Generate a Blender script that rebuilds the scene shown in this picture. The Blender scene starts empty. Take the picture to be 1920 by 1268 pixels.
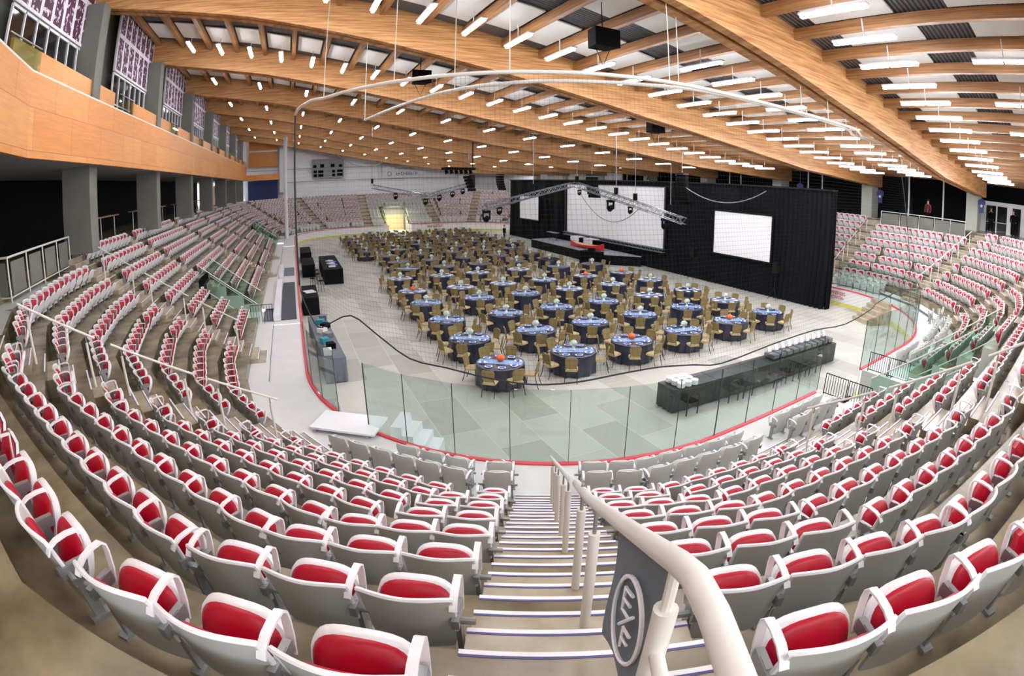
import bpy, math, random
import numpy as np
from mathutils import Vector, Matrix
random.seed(7)
C = bpy.context.scene.collection
SC = bpy.context.scene
PI = math.pi
# ------------------------------------------------------------------ camera (fisheye, lens axis off the frame centre)
CAM = (-14.349, -7.294, 6.750)
YAW, PITCH, ROLL, F = 0.4496, -0.1601, 0.0023, 0.9727
PX, PY = 24.17, -138.465
def cam_axes():
    cy, sy, cp, sp = math.cos(YAW), math.sin(YAW), math.cos(PITCH), math.sin(PITCH)
    f = Vector((sy*cp, cy*cp, sp)); r = Vector((cy, -sy, 0)); u = r.cross(f)
    c, s = math.cos(ROLL), math.sin(ROLL)
    return c*r + s*u, -s*r + c*u, f
AR, AU, AF = cam_axes()
cd = bpy.data.cameras.new('camera'); co = bpy.data.objects.new('camera', cd); C.objects.link(co); SC.camera = co
cd.type = 'PANO'; cd.panorama_type = 'FISHEYE_EQUISOLID'
cd.sensor_width = 36; cd.fisheye_lens = F*1000/1920*36; cd.fisheye_fov = 3.6
cd.shift_x = -PX/1920; cd.shift_y = PY/1268; cd.clip_start = .02; cd.clip_end = 500
M = Matrix((AR, AU, -AF)).transposed().to_4x4(); M.translation = Vector(CAM); co.matrix_world = M
def project(p):
    v = Vector(p) - Vector(CAM); x, y, z = v.dot(AR), v.dot(AU), v.dot(AF)
    rho = math.hypot(x, y) or 1e-9; r = 2000*F*math.sin(math.atan2(rho, z)/2)
    return 960+PX+r*x/rho, 634+PY-r*y/rho, v.length
# ------------------------------------------------------------------ world, exposure
w = bpy.data.worlds.new('world'); SC.world = w; w.use_nodes = True
w.node_tree.nodes['Background'].inputs[0].default_value = (.93, .95, 1, 1)
w.node_tree.nodes['Background'].inputs[1].default_value = 1.4  # ambient fill, added through the side left open behind the camera
SC.view_settings.view_transform = 'Standard'; SC.view_settings.look = 'None'
SC.view_settings.gamma = 1; SC.view_settings.use_curve_mapping = False
SC.view_settings.exposure = 1.4
LAMP = 26.0
cy = SC.cycles
cy.max_bounces = 8; cy.diffuse_bounces = 3; cy.glossy_bounces = 2; cy.transmission_bounces = 4
cy.transparent_max_bounces = 24; cy.caustics_reflective = False; cy.caustics_refractive = False
cy.use_denoising = True; cy.sample_clamp_indirect = 6
try: cy.use_light_tree = True
except Exception: pass
# ------------------------------------------------------------------ materials
def lin(h):
    o = []
    for i in (0, 2, 4):
        c = int(h[i:i+2], 16)/255; o.append(c/12.92 if c <= .04045 else ((c+.055)/1.055)**2.4)
    return (*o, 1)
def mat(name, col, rough=.5, metal=0, noise=0, nscale=8, bump=0, emit=0, spec=.5, coat=0, col2=None, stretch=None):
    m = bpy.data.materials.new(name); m.use_nodes = True; nt = m.node_tree; b = nt.nodes['Principled BSDF']
    c = lin(col) if isinstance(col, str) else (*col, 1)
    b.inputs['Base Color'].default_value = c; b.inputs['Roughness'].default_value = rough; b.inputs['Metallic'].default_value = metal
    b.inputs['Specular IOR Level'].default_value = spec
    if coat: b.inputs['Coat Weight'].default_value = coat; b.inputs['Coat Roughness'].default_value = .15
    if emit:
        b.inputs['Emission Color'].default_value = c; b.inputs['Emission Strength'].default_value = emit
    if noise or col2:
        tc = nt.nodes.new('ShaderNodeTexCoord'); n = nt.nodes.new('ShaderNodeTexNoise'); n.inputs['Scale'].default_value = nscale
        n.inputs['Detail'].default_value = 5
        mp = nt.nodes.new('ShaderNodeMapping'); nt.links.new(tc.outputs['Object'], mp.inputs[0])
        if stretch: mp.inputs['Scale'].default_value = stretch
        nt.links.new(mp.outputs[0], n.inputs['Vector'])
        r = nt.nodes.new('ShaderNodeValToRGB'); r.color_ramp.elements[0].position = .32; r.color_ramp.elements[1].position = .68
        c2 = lin(col2) if col2 else tuple([x*(1-noise) for x in c[:3]])+(1,)
        r.color_ramp.elements[0].color = c2; r.color_ramp.elements[1].color = c
        nt.links.new(n.outputs['Fac'], r.inputs[0]); nt.links.new(r.outputs[0], b.inputs['Base Color'])
        if bump:
            bp = nt.nodes.new('ShaderNodeBump'); bp.inputs['Strength'].default_value = bump; bp.inputs['Distance'].default_value = .02
            nt.links.new(n.outputs['Fac'], bp.inputs['Height']); nt.links.new(bp.outputs[0], b.inputs['Normal'])
    return m
def glassmat(name, tint, refl=.07, keep=.92):
    m = bpy.data.materials.new(name); m.use_nodes = True; nt = m.node_tree; nt.nodes.clear()
    o = nt.nodes.new('ShaderNodeOutputMaterial'); t = nt.nodes.new('ShaderNodeBsdfTransparent'); g = nt.nodes.new('ShaderNodeBsdfGlossy')
    t.inputs[0].default_value = (*[x*keep for x in tint], 1); g.inputs['Roughness'].default_value = .02
    lw = nt.nodes.new('ShaderNodeLayerWeight'); lw.inputs[0].default_value = .5; fr = nt.nodes.new('ShaderNodeMapRange'); fr.inputs['From Min'].default_value = .35; fr.inputs['From Max'].default_value = 1.0; fr.inputs['To Min'].default_value = .03; fr.inputs['To Max'].default_value = .30; nt.links.new(lw.outputs['Facing'], fr.inputs['Value'])
    mx = nt.nodes.new('ShaderNodeMixShader'); nt.links.new(fr.outputs[0], mx.inputs[0]); nt.links.new(t.outputs[0], mx.inputs[1]); nt.links.new(g.outputs[0], mx.inputs[2])
    nt.links.new(mx.outputs[0], o.inputs[0]); return m
MT = {}
MT['concrete'] = mat('polished_concrete', '92886e', .27, nscale=1.7, col2='5c523c')
MT['stair'] = mat('stair_concrete', 'b8ae9a', .3, col2='96896f', nscale=3)
MT['deck'] = mat('white_deck', 'dcdcda', .5, noise=.06, nscale=2)
MT['nosing'] = mat('nosing_white', 'f2f2f6', .5)
MT['violet'] = mat('shadow_edge_violet', '56508a', .5)  # colour of the shadow edge painted beside the white nosing
MT['shell'] = mat('seat_shell_grey', 'c3c5c0', .38, noise=.05, nscale=3)
MT['lip'] = mat('seat_rim_white', 'eeeef0', .3)
MT['red'] = mat('red_vinyl', 'b00026', .42)
MT['plain'] = mat('plain_seat_grey', 'd3d4d0', .45)
MT['metal'] = mat('bracket_grey', '9a9c9c', .35, metal=.5)
MT['dark'] = mat('black_matte', '050506', .7, spec=.1)
MT['blackmetal'] = mat('black_metal', '17181b', .35, metal=.4)
MT['alu'] = mat('truss_aluminium', '8f9298', .3, metal=.8)
MT['cream'] = mat('cream_painted_steel', 'dfded6', .35)
MT['white'] = mat('white_paint', 'e6e7ea', .5)
MT['whitewall'] = mat('white_wall_panel', 'f3f4f8', .6, noise=.05, nscale=.6)
MT['redcap'] = mat('red_cap_rail', 'dd3f4c', .4)
MT['yellow'] = mat('yellow_kickplate', 'e0dc72', .45, noise=.1)
MT['board'] = mat('white_dasher_board', 'eef0ee', .35, noise=.05, nscale=1)
MT['glass'] = glassmat('rink_glass', (.90, .965, .94))
MT['greenglass'] = glassmat('green_guard_glass', (.82, .955, .91), keep=.98)
MT['navy'] = mat('navy_satin_cloth', '1b2340', .28, noise=.3, nscale=6, spec=.8)
MT['blackcloth'] = mat('black_cloth', '08090f', .75, noise=.3, nscale=9, spec=.15)
MT['greencloth'] = mat('dark_green_cloth', '16211f', .35, noise=.3, nscale=5, spec=.8)
MT['gold'] = mat('olive_gold_fabric', '8d7c4e', .7, noise=.15, nscale=30)
MT['goldseat'] = mat('pale_gold_fabric', 'c3b184', .7, noise=.1, nscale=30)
MT['leg'] = mat('dark_bronze_leg', '2b2722', .4, metal=.5)
MT['plate'] = mat('white_china', 'f2f4f8', .2)
MT['napkin'] = mat('blue_napkin', '6f86c8', .6)
MT['sheen'] = mat('pale_blue_sheen', '8fb2dc', .4, noise=.25, nscale=6)  # light reflected on the satin tabletops, painted as pale blue
MT['orange'] = mat('orange_gourd', 'ee6a32', .5)
MT['flower'] = mat('white_green_flowers', 'f0f5ee', .7, col2='a2c8aa', nscale=14)
MT['teal'] = mat('teal_cloth', '2f8e9c', .5)
MT['screen'] = mat('projection_screen', 'f4f5f8', .6)
MT['canoe'] = mat('red_canoe', 'd8232c', .25)
MT['canoein'] = mat('canoe_wood', 'e8c9a6', .5)
MT['stagetop'] = mat('stage_deck_grey', '9fa2a8', .5)
MT['column'] = mat('grey_concrete_column', '77776f', .7, noise=.15, nscale=1.2)
MT['pale'] = mat('pale_concrete', 'b9bcb2', .7, noise=.08)
MT['soffit'] = mat('soffit_grey', '8d9294', .7)
MT['matdark'] = mat('bench_rubber', '454b52', .8, noise=.2)
MT['matgrey'] = mat('bench_rubber_grey', '6f7681', .8, noise=.2)
MT['maroon'] = mat('maroon_paint', '54101f', .5)
MT['navypaint'] = mat('navy_banner', '2b3468', .6)
MT['slate'] = mat('slate_banner', '66727e', .6, noise=.15)
MT['skin'] = mat('skin', 'c79a80', .6)
MT['rackbrown'] = mat('brown_drink_rail', '7c5a3e', .5)
MT['rope'] = mat('net_rope', '2c2c30', .8)
MT['tube'] = mat('lamp_tube', (.96, .95, 1), .5, emit=LAMP)
MT['housing'] = mat('lamp_housing', 'c9c9cf', .5)
MT['warm'] = mat('tunnel_cream', 'e8d5a4', .6)
MT['amber'] = mat('amber_wall', 'd99243', .45, noise=.1, nscale=1)
MT['lettering'] = mat('dark_lettering', '4e5260', .6)
MT['pinklettering'] = mat('red_lettering', 'c03850', .6)
MT['panelwhite'] = mat('white_acoustic_panel', 'eef1ee', .7, noise=.05, nscale=1.2)
# wood for glulam, with laminations along the beam
def wood(name, c1, c2, axis='Z', sc=14):
    m = bpy.data.materials.new(name); m.use_nodes = True; nt = m.node_tree; b = nt.nodes['Principled BSDF']
    tc = nt.nodes.new('ShaderNodeTexCoord'); mp = nt.nodes.new('ShaderNodeMapping'); n = nt.nodes.new('ShaderNodeTexNoise')
    mp.inputs['Scale'].default_value = (.5, .5, sc) if axis == 'Z' else (sc, .35, sc)
    n.inputs['Scale'].default_value = 1.6; n.inputs['Detail'].default_value = 8; n.inputs['Roughness'].default_value = .62
    r = nt.nodes.new('ShaderNodeValToRGB'); r.color_ramp.elements[0].position = .36; r.color_ramp.elements[1].position = .6
    r.color_ramp.elements[0].color = lin(c2); r.color_ramp.elements[1].color = lin(c1)
    nt.links.new(tc.outputs['Object'], mp.inputs[0]); nt.links.new(mp.outputs[0], n.inputs['Vector']); nt.links.new(n.outputs['Fac'], r.inputs[0])
    nt.links.new(r.outputs[0], b.inputs['Base Color']); b.inputs['Roughness'].default_value = .5
    return m
MT['glulam'] = wood('glulam_beam', 'd6a268', 'a06a38')
MT['purlin'] = wood('glulam_purlin_shaded', 'a87848', '74502e', 'Y')  # same wood as the beams, darkened to put shade into the colour
# wood panels for the balcony front: big rectangles of slightly different tone
def panelwood(name):
    m = bpy.data.materials.new(name); m.use_nodes = True; nt = m.node_tree; b = nt.nodes['Principled BSDF']
    tc = nt.nodes.new('ShaderNodeTexCoord'); sep = nt.nodes.new('ShaderNodeSeparateXYZ'); cmb = nt.nodes.new('ShaderNodeCombineXYZ')
    nt.links.new(tc.outputs['Object'], sep.inputs[0])
    add = nt.nodes.new('ShaderNodeMath'); add.operation = 'ADD'; nt.links.new(sep.outputs[0], add.inputs[0]); nt.links.new(sep.outputs[1], add.inputs[1])
    nt.links.new(add.outputs[0], cmb.inputs[0]); nt.links.new(sep.outputs[2], cmb.inputs[1])
    br = nt.nodes.new('ShaderNodeTexBrick'); nt.links.new(cmb.outputs[0], br.inputs['Vector'])
    br.inputs['Color1'].default_value = lin('f2ab5c'); br.inputs['Color2'].default_value = lin('ea9643'); br.inputs['Mortar'].default_value = lin('a86a34')
    br.inputs['Scale'].default_value = 1; br.inputs['Mortar Size'].default_value = .008; br.inputs['Brick Width'].default_value = 2.6; br.inputs['Row Height'].default_value = 1.02
    n = nt.nodes.new('ShaderNodeTexNoise'); n.inputs['Scale'].default_value = 3; mp = nt.nodes.new('ShaderNodeMapping'); mp.inputs['Scale'].default_value = (.4, .4, 7)
    nt.links.new(tc.outputs['Object'], mp.inputs[0]); nt.links.new(mp.outputs[0], n.inputs['Vector'])
    mx = nt.nodes.new('ShaderNodeMixRGB'); mx.blend_type = 'MULTIPLY'; mx.inputs[0].default_value = .35
    nt.links.new(br.outputs['Color'], mx.inputs[1]); nt.links.new(n.outputs['Fac'], mx.inputs[2])
    nt.links.new(mx.outputs[0], b.inputs['Base Color']); b.inputs['Roughness'].default_value = .4
    return m
MT['panelwood'] = panelwood('balcony_wood_panel')
# arena floor: large protection sheets
def floormat():
    m = bpy.data.materials.new('arena_floor_sheets'); m.use_nodes = True; nt = m.node_tree; b = nt.nodes['Principled BSDF']
    tc = nt.nodes.new('ShaderNodeTexCoord'); mp = nt.nodes.new('ShaderNodeMapping'); nt.links.new(tc.outputs['Object'], mp.inputs[0])
    mp.inputs['Rotation'].default_value = (0, 0, PI/2)
    br = nt.nodes.new('ShaderNodeTexBrick'); nt.links.new(mp.outputs[0], br.inputs['Vector'])
    br.inputs['Color1'].default_value = lin('a3a399'); br.inputs['Color2'].default_value = lin('cfcec6'); br.inputs['Mortar'].default_value = lin('d8d6cc')
    br.inputs['Scale'].default_value = 1; br.inputs['Mortar Size'].default_value = .014; br.inputs['Brick Width'].default_value = 2.44; br.inputs['Row Height'].default_value = 1.22
    br.inputs['Bias'].default_value = .25
    n = nt.nodes.new('ShaderNodeTexNoise'); n.inputs['Scale'].default_value = .9; n.inputs['Detail'].default_value = 6; nt.links.new(tc.outputs['Object'], n.inputs['Vector'])
    r = nt.nodes.new('ShaderNodeValToRGB'); r.color_ramp.elements[0].color = (.72, .72, .70, 1); r.color_ramp.elements[1].color = (1, 1, 1, 1); nt.links.new(n.outputs['Fac'], r.inputs[0])
    mx = nt.nodes.new('ShaderNodeMixRGB'); mx.blend_type = 'MULTIPLY'; mx.inputs[0].default_value = 1
    nt.links.new(br.outputs['Color'], mx.inputs[1]); nt.links.new(r.outputs[0], mx.inputs[2]); nt.links.new(mx.outputs[0], b.inputs['Base Color'])
    b.inputs['Roughness'].default_value = .45; return m
MT['floor'] = floormat()
# corrugated metal roof deck
def deckmat():
    m = mat('corrugated_deck', '777b80', .45, metal=.3); nt = m.node_tree; b = nt.nodes['Principled BSDF']
    tc = nt.nodes.new('ShaderNodeTexCoord'); wv = nt.nodes.new('ShaderNodeTexWave'); wv.bands_direction = 'Y'; wv.inputs['Scale'].default_value = 2.2
    nt.links.new(tc.outputs['Object'], wv.inputs['Vector'])
    r = nt.nodes.new('ShaderNodeValToRGB'); r.color_ramp.elements[0].color = lin('3d4045'); r.color_ramp.elements[1].color = lin('808388')
    nt.links.new(wv.outputs['Fac'], r.inputs[0]); nt.links.new(r.outputs[0], b.inputs['Base Color'])
    bp = nt.nodes.new('ShaderNodeBump'); bp.inputs['Distance'].default_value = .05; nt.links.new(wv.outputs['Fac'], bp.inputs['Height']); nt.links.new(bp.outputs[0], b.inputs['Normal'])
    return m
MT['roofdeck'] = deckmat()
# net: thin dark cords with open holes
def netmat():
    m = bpy.data.materials.new('net_mesh'); m.use_nodes = True; nt = m.node_tree; nt.nodes.clear()
    o = nt.nodes.new('ShaderNodeOutputMaterial'); t = nt.nodes.new('ShaderNodeBsdfTransparent'); d = nt.nodes.new('ShaderNodeBsdfDiffuse'); d.inputs[0].default_value = (.035, .035, .04, 1)
    uv = nt.nodes.new('ShaderNodeUVMap'); br = nt.nodes.new('ShaderNodeTexBrick'); br.offset = 0; nt.links.new(uv.outputs[0], br.inputs['Vector'])
    br.inputs['Scale'].default_value = 1; br.inputs['Brick Width'].default_value = .1; br.inputs['Row Height'].default_value = .1; br.inputs['Mortar Size'].default_value = .0013; br.inputs['Mortar Smooth'].default_value = 0
    mx = nt.nodes.new('ShaderNodeMixShader'); nt.links.new(br.outputs['Fac'], mx.inputs[0]); nt.links.new(t.outputs[0], mx.inputs[1]); nt.links.new(d.outputs[0], mx.inputs[2])
    nt.links.new(mx.outputs[0], o.inputs[0]); return m
MT['net'] = netmat()
# team banners: white sheet, rows of maroon picture panels
def bannermat():
    m = bpy.data.materials.new('banner_wall'); m.use_nodes = True; nt = m.node_tree; b = nt.nodes['Principled BSDF']
    uv = nt.nodes.new('ShaderNodeUVMap'); br = nt.nodes.new('ShaderNodeTexBrick'); br.offset = 0; nt.links.new(uv.outputs[0], br.inputs['Vector'])
    br.inputs['Scale'].default_value = 1; br.inputs['Brick Width'].default_value = .9; br.inputs['Row Height'].default_value = 1.66
    br.inputs['Mortar Size'].default_value = .11; br.inputs['Mortar'].default_value = lin('e9e6ee'); br.inputs['Color1'].default_value = lin('4a2438'); br.inputs['Color2'].default_value = lin('5d2f4c')
    n = nt.nodes.new('ShaderNodeTexNoise'); n.inputs['Scale'].default_value = 4.5; n.inputs['Detail'].default_value = 2; nt.links.new(uv.outputs[0], n.inputs['Vector'])
    r = nt.nodes.new('ShaderNodeValToRGB'); r.color_ramp.elements[0].position = .56; r.color_ramp.elements[1].position = .6; r.color_ramp.elements[0].color = (0, 0, 0, 1); r.color_ramp.elements[1].color = (1, 1, 1, 1)
    nt.links.new(n.outputs['Fac'], r.inputs[0])
    mx = nt.nodes.new('ShaderNodeMixRGB'); nt.links.new(r.outputs[0], mx.inputs[0]); nt.links.new(br.outputs['Color'], mx.inputs[1]); mx.inputs[2].default_value = lin('d8cfdd')
    nt.links.new(mx.outputs[0], b.inputs['Base Color']); b.inputs['Roughness'].default_value = .6; return m
MT['banner'] = bannermat()
MT['winglass'] = mat('dark_window_glass', '15191c', .08, spec=.8)
# ------------------------------------------------------------------ mesh builder
class MB:
    def __init__(s): s.v = []; s.f = []; s.m = []; s.uv = {}
    def add(s, v, f, m=0):
        b = len(s.v); s.v += [tuple(x) for x in v]; s.f += [tuple(i+b for i in q) for q in f]; s.m += [m]*len(f); return s
    def box(s, c, d, m=0, rz=0, rx=0):
        x, y, z = [k/2 for k in d]; R = Matrix.Rotation(rz, 3, 'Z') @ Matrix.Rotation(rx, 3, 'X')
        v = [R @ Vector((a*x, b*y, e*z)) + Vector(c) for e in (-1, 1) for b in (-1, 1) for a in (-1, 1)]
        return s.add(v, [(0, 2, 3, 1), (4, 5, 7, 6), (0, 1, 5, 4), (2, 6, 7, 3), (0, 4, 6, 2), (1, 3, 7, 5)], m)
    def tube(s, pts, r, n=8, m=0, cap=True):
        pts = [Vector(p) for p in pts]; rr = r if isinstance(r, (list, tuple)) else [r]*len(pts)
        rings = []; prev = None
        for i, p in enumerate(pts):
            a = pts[max(i-1, 0)]; b = pts[min(i+1, len(pts)-1)]; d = (b-a).normalized()
            if prev is None:
                u = d.orthogonal().normalized()
            else:
                u = (prev - d*prev.dot(d)); u = u.normalized() if u.length > 1e-6 else d.orthogonal().normalized()
            prev = u; w_ = d.cross(u)
            rings.append([p + (u*math.cos(2*PI*k/n) + w_*math.sin(2*PI*k/n))*rr[i] for k in range(n)])
        v = [x for r_ in rings for x in r_]; f = []
        for i in range(len(pts)-1):
            for k in range(n): f.append((i*n+k, i*n+(k+1) % n, (i+1)*n+(k+1) % n, (i+1)*n+k))
        if cap: f.append(tuple(range(n))[::-1]); f.append(tuple((len(pts)-1)*n+k for k in range(n)))
        return s.add(v, f, m)
    def ribbon(s, pts, side, w_, t, m=0):
        # flat strap: pts path, side = width direction
        pts = [Vector(p) for p in pts]; side = Vector(side).normalized(); v = []; f = []
        for i, p in enumerate(pts):
            a = pts[max(i-1, 0)]; b = pts[min(i+1, len(pts)-1)]; d = (b-a).normalized(); nn = d.cross(side).normalized()
            v += [p+side*w_/2+nn*t/2, p-side*w_/2+nn*t/2, p-side*w_/2-nn*t/2, p+side*w_/2-nn*t/2]
        for i in range(len(pts)-1):
            for k in range(4): f.append((4*i+k, 4*i+(k+1) % 4, 4*i+4+(k+1) % 4, 4*i+4+k))
        f += [(3, 2, 1, 0), tuple(4*(len(pts)-1)+k for k in range(4))]
        return s.add(v, f, m)
    def lathe(s, prof, n=24, c=(0, 0, 0), m=0):
        v = []; f = []
        for r, z in prof:
            for k in range(n): v.append((c[0]+r*math.cos(2*PI*k/n), c[1]+r*math.sin(2*PI*k/n), c[2]+z))
        for i in range(len(prof)-1):
            for k in range(n): f.append((i*n+k, i*n+(k+1) % n, (i+1)*n+(k+1) % n, (i+1)*n+k))
        f.append(tuple(range(n))[::-1]); f.append(tuple((len(prof)-1)*n+k for k in range(n)))
        return s.add(v, f, m)
    def prism(s, poly, z0, z1, m=0, mtop=None):
        n = len(poly); v = [(x, y, z0) for x, y in poly] + [(x, y, z1) for x, y in poly]
        s.add(v, [tuple(range(n))[::-1]] + [(k, (k+1) % n, n+(k+1) % n, n+k) for k in range(n)], m)
        s.add([(x, y, z1) for x, y in poly], [tuple(range(n))], m if mtop is None else mtop); return s
    def grid(s, P, m=0, closed=False):
        # P[i][j] points
        a, b = len(P), len(P[0]); base = len(s.v); s.v += [tuple(p) for r in P for p in r]
        for i in range(a-1):
            for j in range(b-1 if not closed else b):
                j2 = (j+1) % b; s.f.append((base+i*b+j, base+i*b+j2, base+(i+1)*b+j2, base+(i+1)*b+j)); s.m.append(m)
        return s
    def mesh(s, name, mats, smooth=False):
        me = bpy.data.meshes.new(name); me.from_pydata(s.v, [], s.f)
        for m in (mats if isinstance(mats, (list, tuple)) else [mats]): me.materials.append(MT[m])
        me.polygons.foreach_set('material_index', s.m)
        if smooth:
            me.polygons.foreach_set('use_smooth', [True]*len(s.f))
            try: me.set_sharp_from_angle(angle=math.radians(38))
            except Exception: pass
        me.update(); return me
    def build(s, name, mats, parent=None, smooth=False, loc=None, rz=0):
        o = bpy.data.objects.new(name, s.mesh(name, mats, smooth)); C.objects.link(o)
        if parent: o.parent = parent
        if loc: o.location = loc
        if rz: o.rotation_euler.z = rz
        return o
def tag(o, label=None, cat=None, group=None, kind=None):
    if label: o['label'] = label
    if cat: o['category'] = cat
    if group: o['group'] = group
    if kind: o['kind'] = kind
    return o
def thing(name, label, cat, loc=(0, 0, 0), rz=0, group=None):
    o = bpy.data.objects.new(name, None); C.objects.link(o); o.empty_display_size = .2
    o.location = loc; o.rotation_euler.z = rz; return tag(o, label, cat, group)
def struct(o, label=None): return tag(o, label, kind='structure')
def part(name, mesh, parent, loc=None):
    o = bpy.data.objects.new(name, mesh); C.objects.link(o); o.parent = parent
    if loc: o.location = loc
    return o
ORD = 'first second third fourth fifth sixth seventh eighth ninth tenth eleventh twelfth thirteenth fourteenth fifteenth sixteenth seventeenth eighteenth nineteenth twentieth'.split()
def nth(i):
    if i < 20: return ORD[i]
    t = ('twenty', 'thirty', 'forty', 'fifty')[(i+1)//10-2]
    return (t[:-1]+'ieth') if (i+1) % 10 == 0 else t+'-'+ORD[(i+1) % 10-1]
# ------------------------------------------------------------------ arena plan
W, L, R = 28.58, 61.23, 8.36
CX, CY = W/2-R, R
CEN = {'LN': (-CX, R), 'RN': (CX, R), 'RF': (CX, L-R), 'LF': (-CX, L-R)}
FAC = [(180, 'L')]+[(a, 'LN') for a in (189, 207, 225, 243, 261)]+[(270, 'N')]+[(a, 'RN') for a in (279, 297, 315, 333, 351)]+[(360, 'R')] \
    + [(a+360, 'RF') for a in (9, 27, 45, 63, 81)]+[(450, 'F')]+[(a+360, 'LF') for a in (99, 117, 135, 153, 171)]
def frame(i):
    psi, c = FAC[i]; a = math.radians(psi); n = (math.cos(a), math.sin(a)); t = (-n[1], n[0])
    o = CEN.get(c) or {'L': (-CX, 0), 'N': (0, R), 'R': (CX, 0), 'F': (0, L-R)}[c]
    return o, n, t
def pt(i, e, s, z=0):
    o, n, t = frame(i); return (o[0]+n[0]*(R+e)+t[0]*s, o[1]+n[1]*(R+e)+t[1]*s, z)
def span(i, e):
    c = FAC[i][1]; hi, lo = math.tan(math.radians(9))*(R+e), math.tan(math.radians(4.5))*(R+e)
    if c in CEN:
        a = lo if FAC[i-1][1] not in CEN else hi; b = lo if FAC[(i+1) % len(FAC)][1] not in CEN else hi
        return -a, b
    return {'L': (-(L-R)-lo, -R+lo), 'R': (R-lo, L-R+lo), 'N': (-CX-lo, CX+lo), 'F': (-CX-lo, CX+lo)}[c]
def heading(i):
    # rotation so local +Y points at the rink
    return math.radians(FAC[i][0])+PI/2
EE = lambda k: 7.87-.845*k
ZZ = lambda k: 4.69-.465*k if k >= 0 else 5.155
DECK = 1.02
# stations round the bowl: origin, direction, scale, (s on straight sides)
def stations():
    out = []
    def arc(c, a0):
        f = [a0, a0+9, a0+27, a0+45, a0+63, a0+81, a0+90]; b = [4.5, 18, 36, 54, 72, 85.5]
        for a in [0, 2.25, 4.5, 9, 13.5, 18, 22.5, 27, 31.5, 36, 40.5, 45, 49.5, 54, 58.5, 63, 67.5, 72, 76.5, 81, 85.5, 87.75, 90]:
            j = sum(1 for x in b if a > x+1e-6); aa = math.radians(a0+a)
            out.append((CEN[c], (math.cos(aa), math.sin(aa)), 1/math.cos(math.radians(a0+a-f[j])), None))
    def line(i, ss):
        o, n, t = frame(i)
        for s in ss: out.append(((o[0]+t[0]*s, o[1]+t[1]*s), n, 1.0, (i, s)))
    line(0, [-46.7, -44, -17.2, -14.5])
    arc('LN', 180); line(6, [-1.45, 1.65]); arc('RN', 270); line(12, [20, 40]); arc('RF', 0); line(18, [-1.65, 1.45]); arc('LF', 90)
    return out
ST = stations()
def sp(st, e, z, rnd=False):
    o, n, k, _ = st; r = (R+e)*(1 if rnd else k); return (o[0]+n[0]*r, o[1]+n[1]*r, z)
def cutter(st, st2):
    # tunnel the strip between two stations belongs to -> deepest cut row
    a, b = st[3], st2[3]
    if a and b and a[0] == b[0]:
        lo, hi = sorted((a[1], b[1]))
        if a[0] == 0 and (lo, hi) in ((-17.2, -14.5), (-46.7, -44)): return 5
        if a[0] in (6, 18) and hi-lo < 4: return 4
    return None
# ------------------------------------------------------------------ rink floor
b = MB(); N = len(ST)
ring = [sp(s, .02, 0, True) for s in ST]
b.add([(p[0], p[1], 0) for p in ring]+[(0, L/2, 0)], [(i, (i+1) % N, N) for i in range(N)])
b.box((.1, -2.4, -.06), (3.1, 5.2, .12)); b.box((.1, L+2.4, -.06), (3.1, 5.2, .12))
struct(b.build('floor', 'floor'), 'pale grey protective flooring laid over the rink')
# ------------------------------------------------------------------ seating bowl: treads and risers
b = MB()
def strip(e0, z0, e1, z1, cutrow=None, m=0, r0=False, r1=False):
    for i in range(N):
        s1, s2 = ST[i], ST[(i+1) % N]; c = cutter(s1, s2)
        if c is not None and cutrow is not None and cutrow >= c: continue
        b.add([sp(s1, e0, z0, r0), sp(s2, e0, z0, r0), sp(s2, e1, z1, r1), sp(s1, e1, z1, r1)], [(0, 1, 2, 3)], m)
strip(.06, DECK, 1.28, DECK, 8, 1, r0=True); strip(1.28, DECK, 1.28, DECK+.13, 8, 2); strip(1.28, DECK+.13, 1.955, DECK+.13, 8, 1)  # grey riser paints the shade between the two deck levels
for k in range(7, -1, -1):
    strip(EE(k), DECK if k == 7 else ZZ(k+1), EE(k), ZZ(k), k, 0); strip(EE(k), ZZ(k), EE(k-1), ZZ(k), k, 0)
strip(EE(-1), ZZ(0), EE(-1), 5.155); strip(EE(-1), 5.155, 15.5, 5.155)
struct(b.build('floor_seating_bowl', ['concrete', 'deck', 'matgrey']), 'stepped brown concrete seating bowl around the rink')
# pale wheelchair platform surface behind the left and right stands
b = MB()
for i, a0, a1 in ((1, None, None), (2, None, -.1), (11, None, None), (10, .1, None)):
    for e0, e1 in ((7.95, 8.70),):
        q0, q1 = span(i, 8.3); q0 = q0 if a0 is None else a0; q1 = q1 if a1 is None else a1
        b.add([pt(i, e0, q0, 4.694), pt(i, e0, q1, 4.694), pt(i, e1, q1, 4.694), pt(i, e1, q0, 4.694)], [(0, 1, 2, 3)])
b.add([pt(0, 7.95, -9.2, 4.694), pt(0, 7.95, -8.9, 4.694), pt(0, 8.7, -8.9, 4.694), pt(0, 8.7, -9.2, 4.694)], [(0, 1, 2, 3)])
struct(b.build('floor_platform', 'pale'), 'pale concrete wheelchair platforms behind the side stands')
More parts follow.
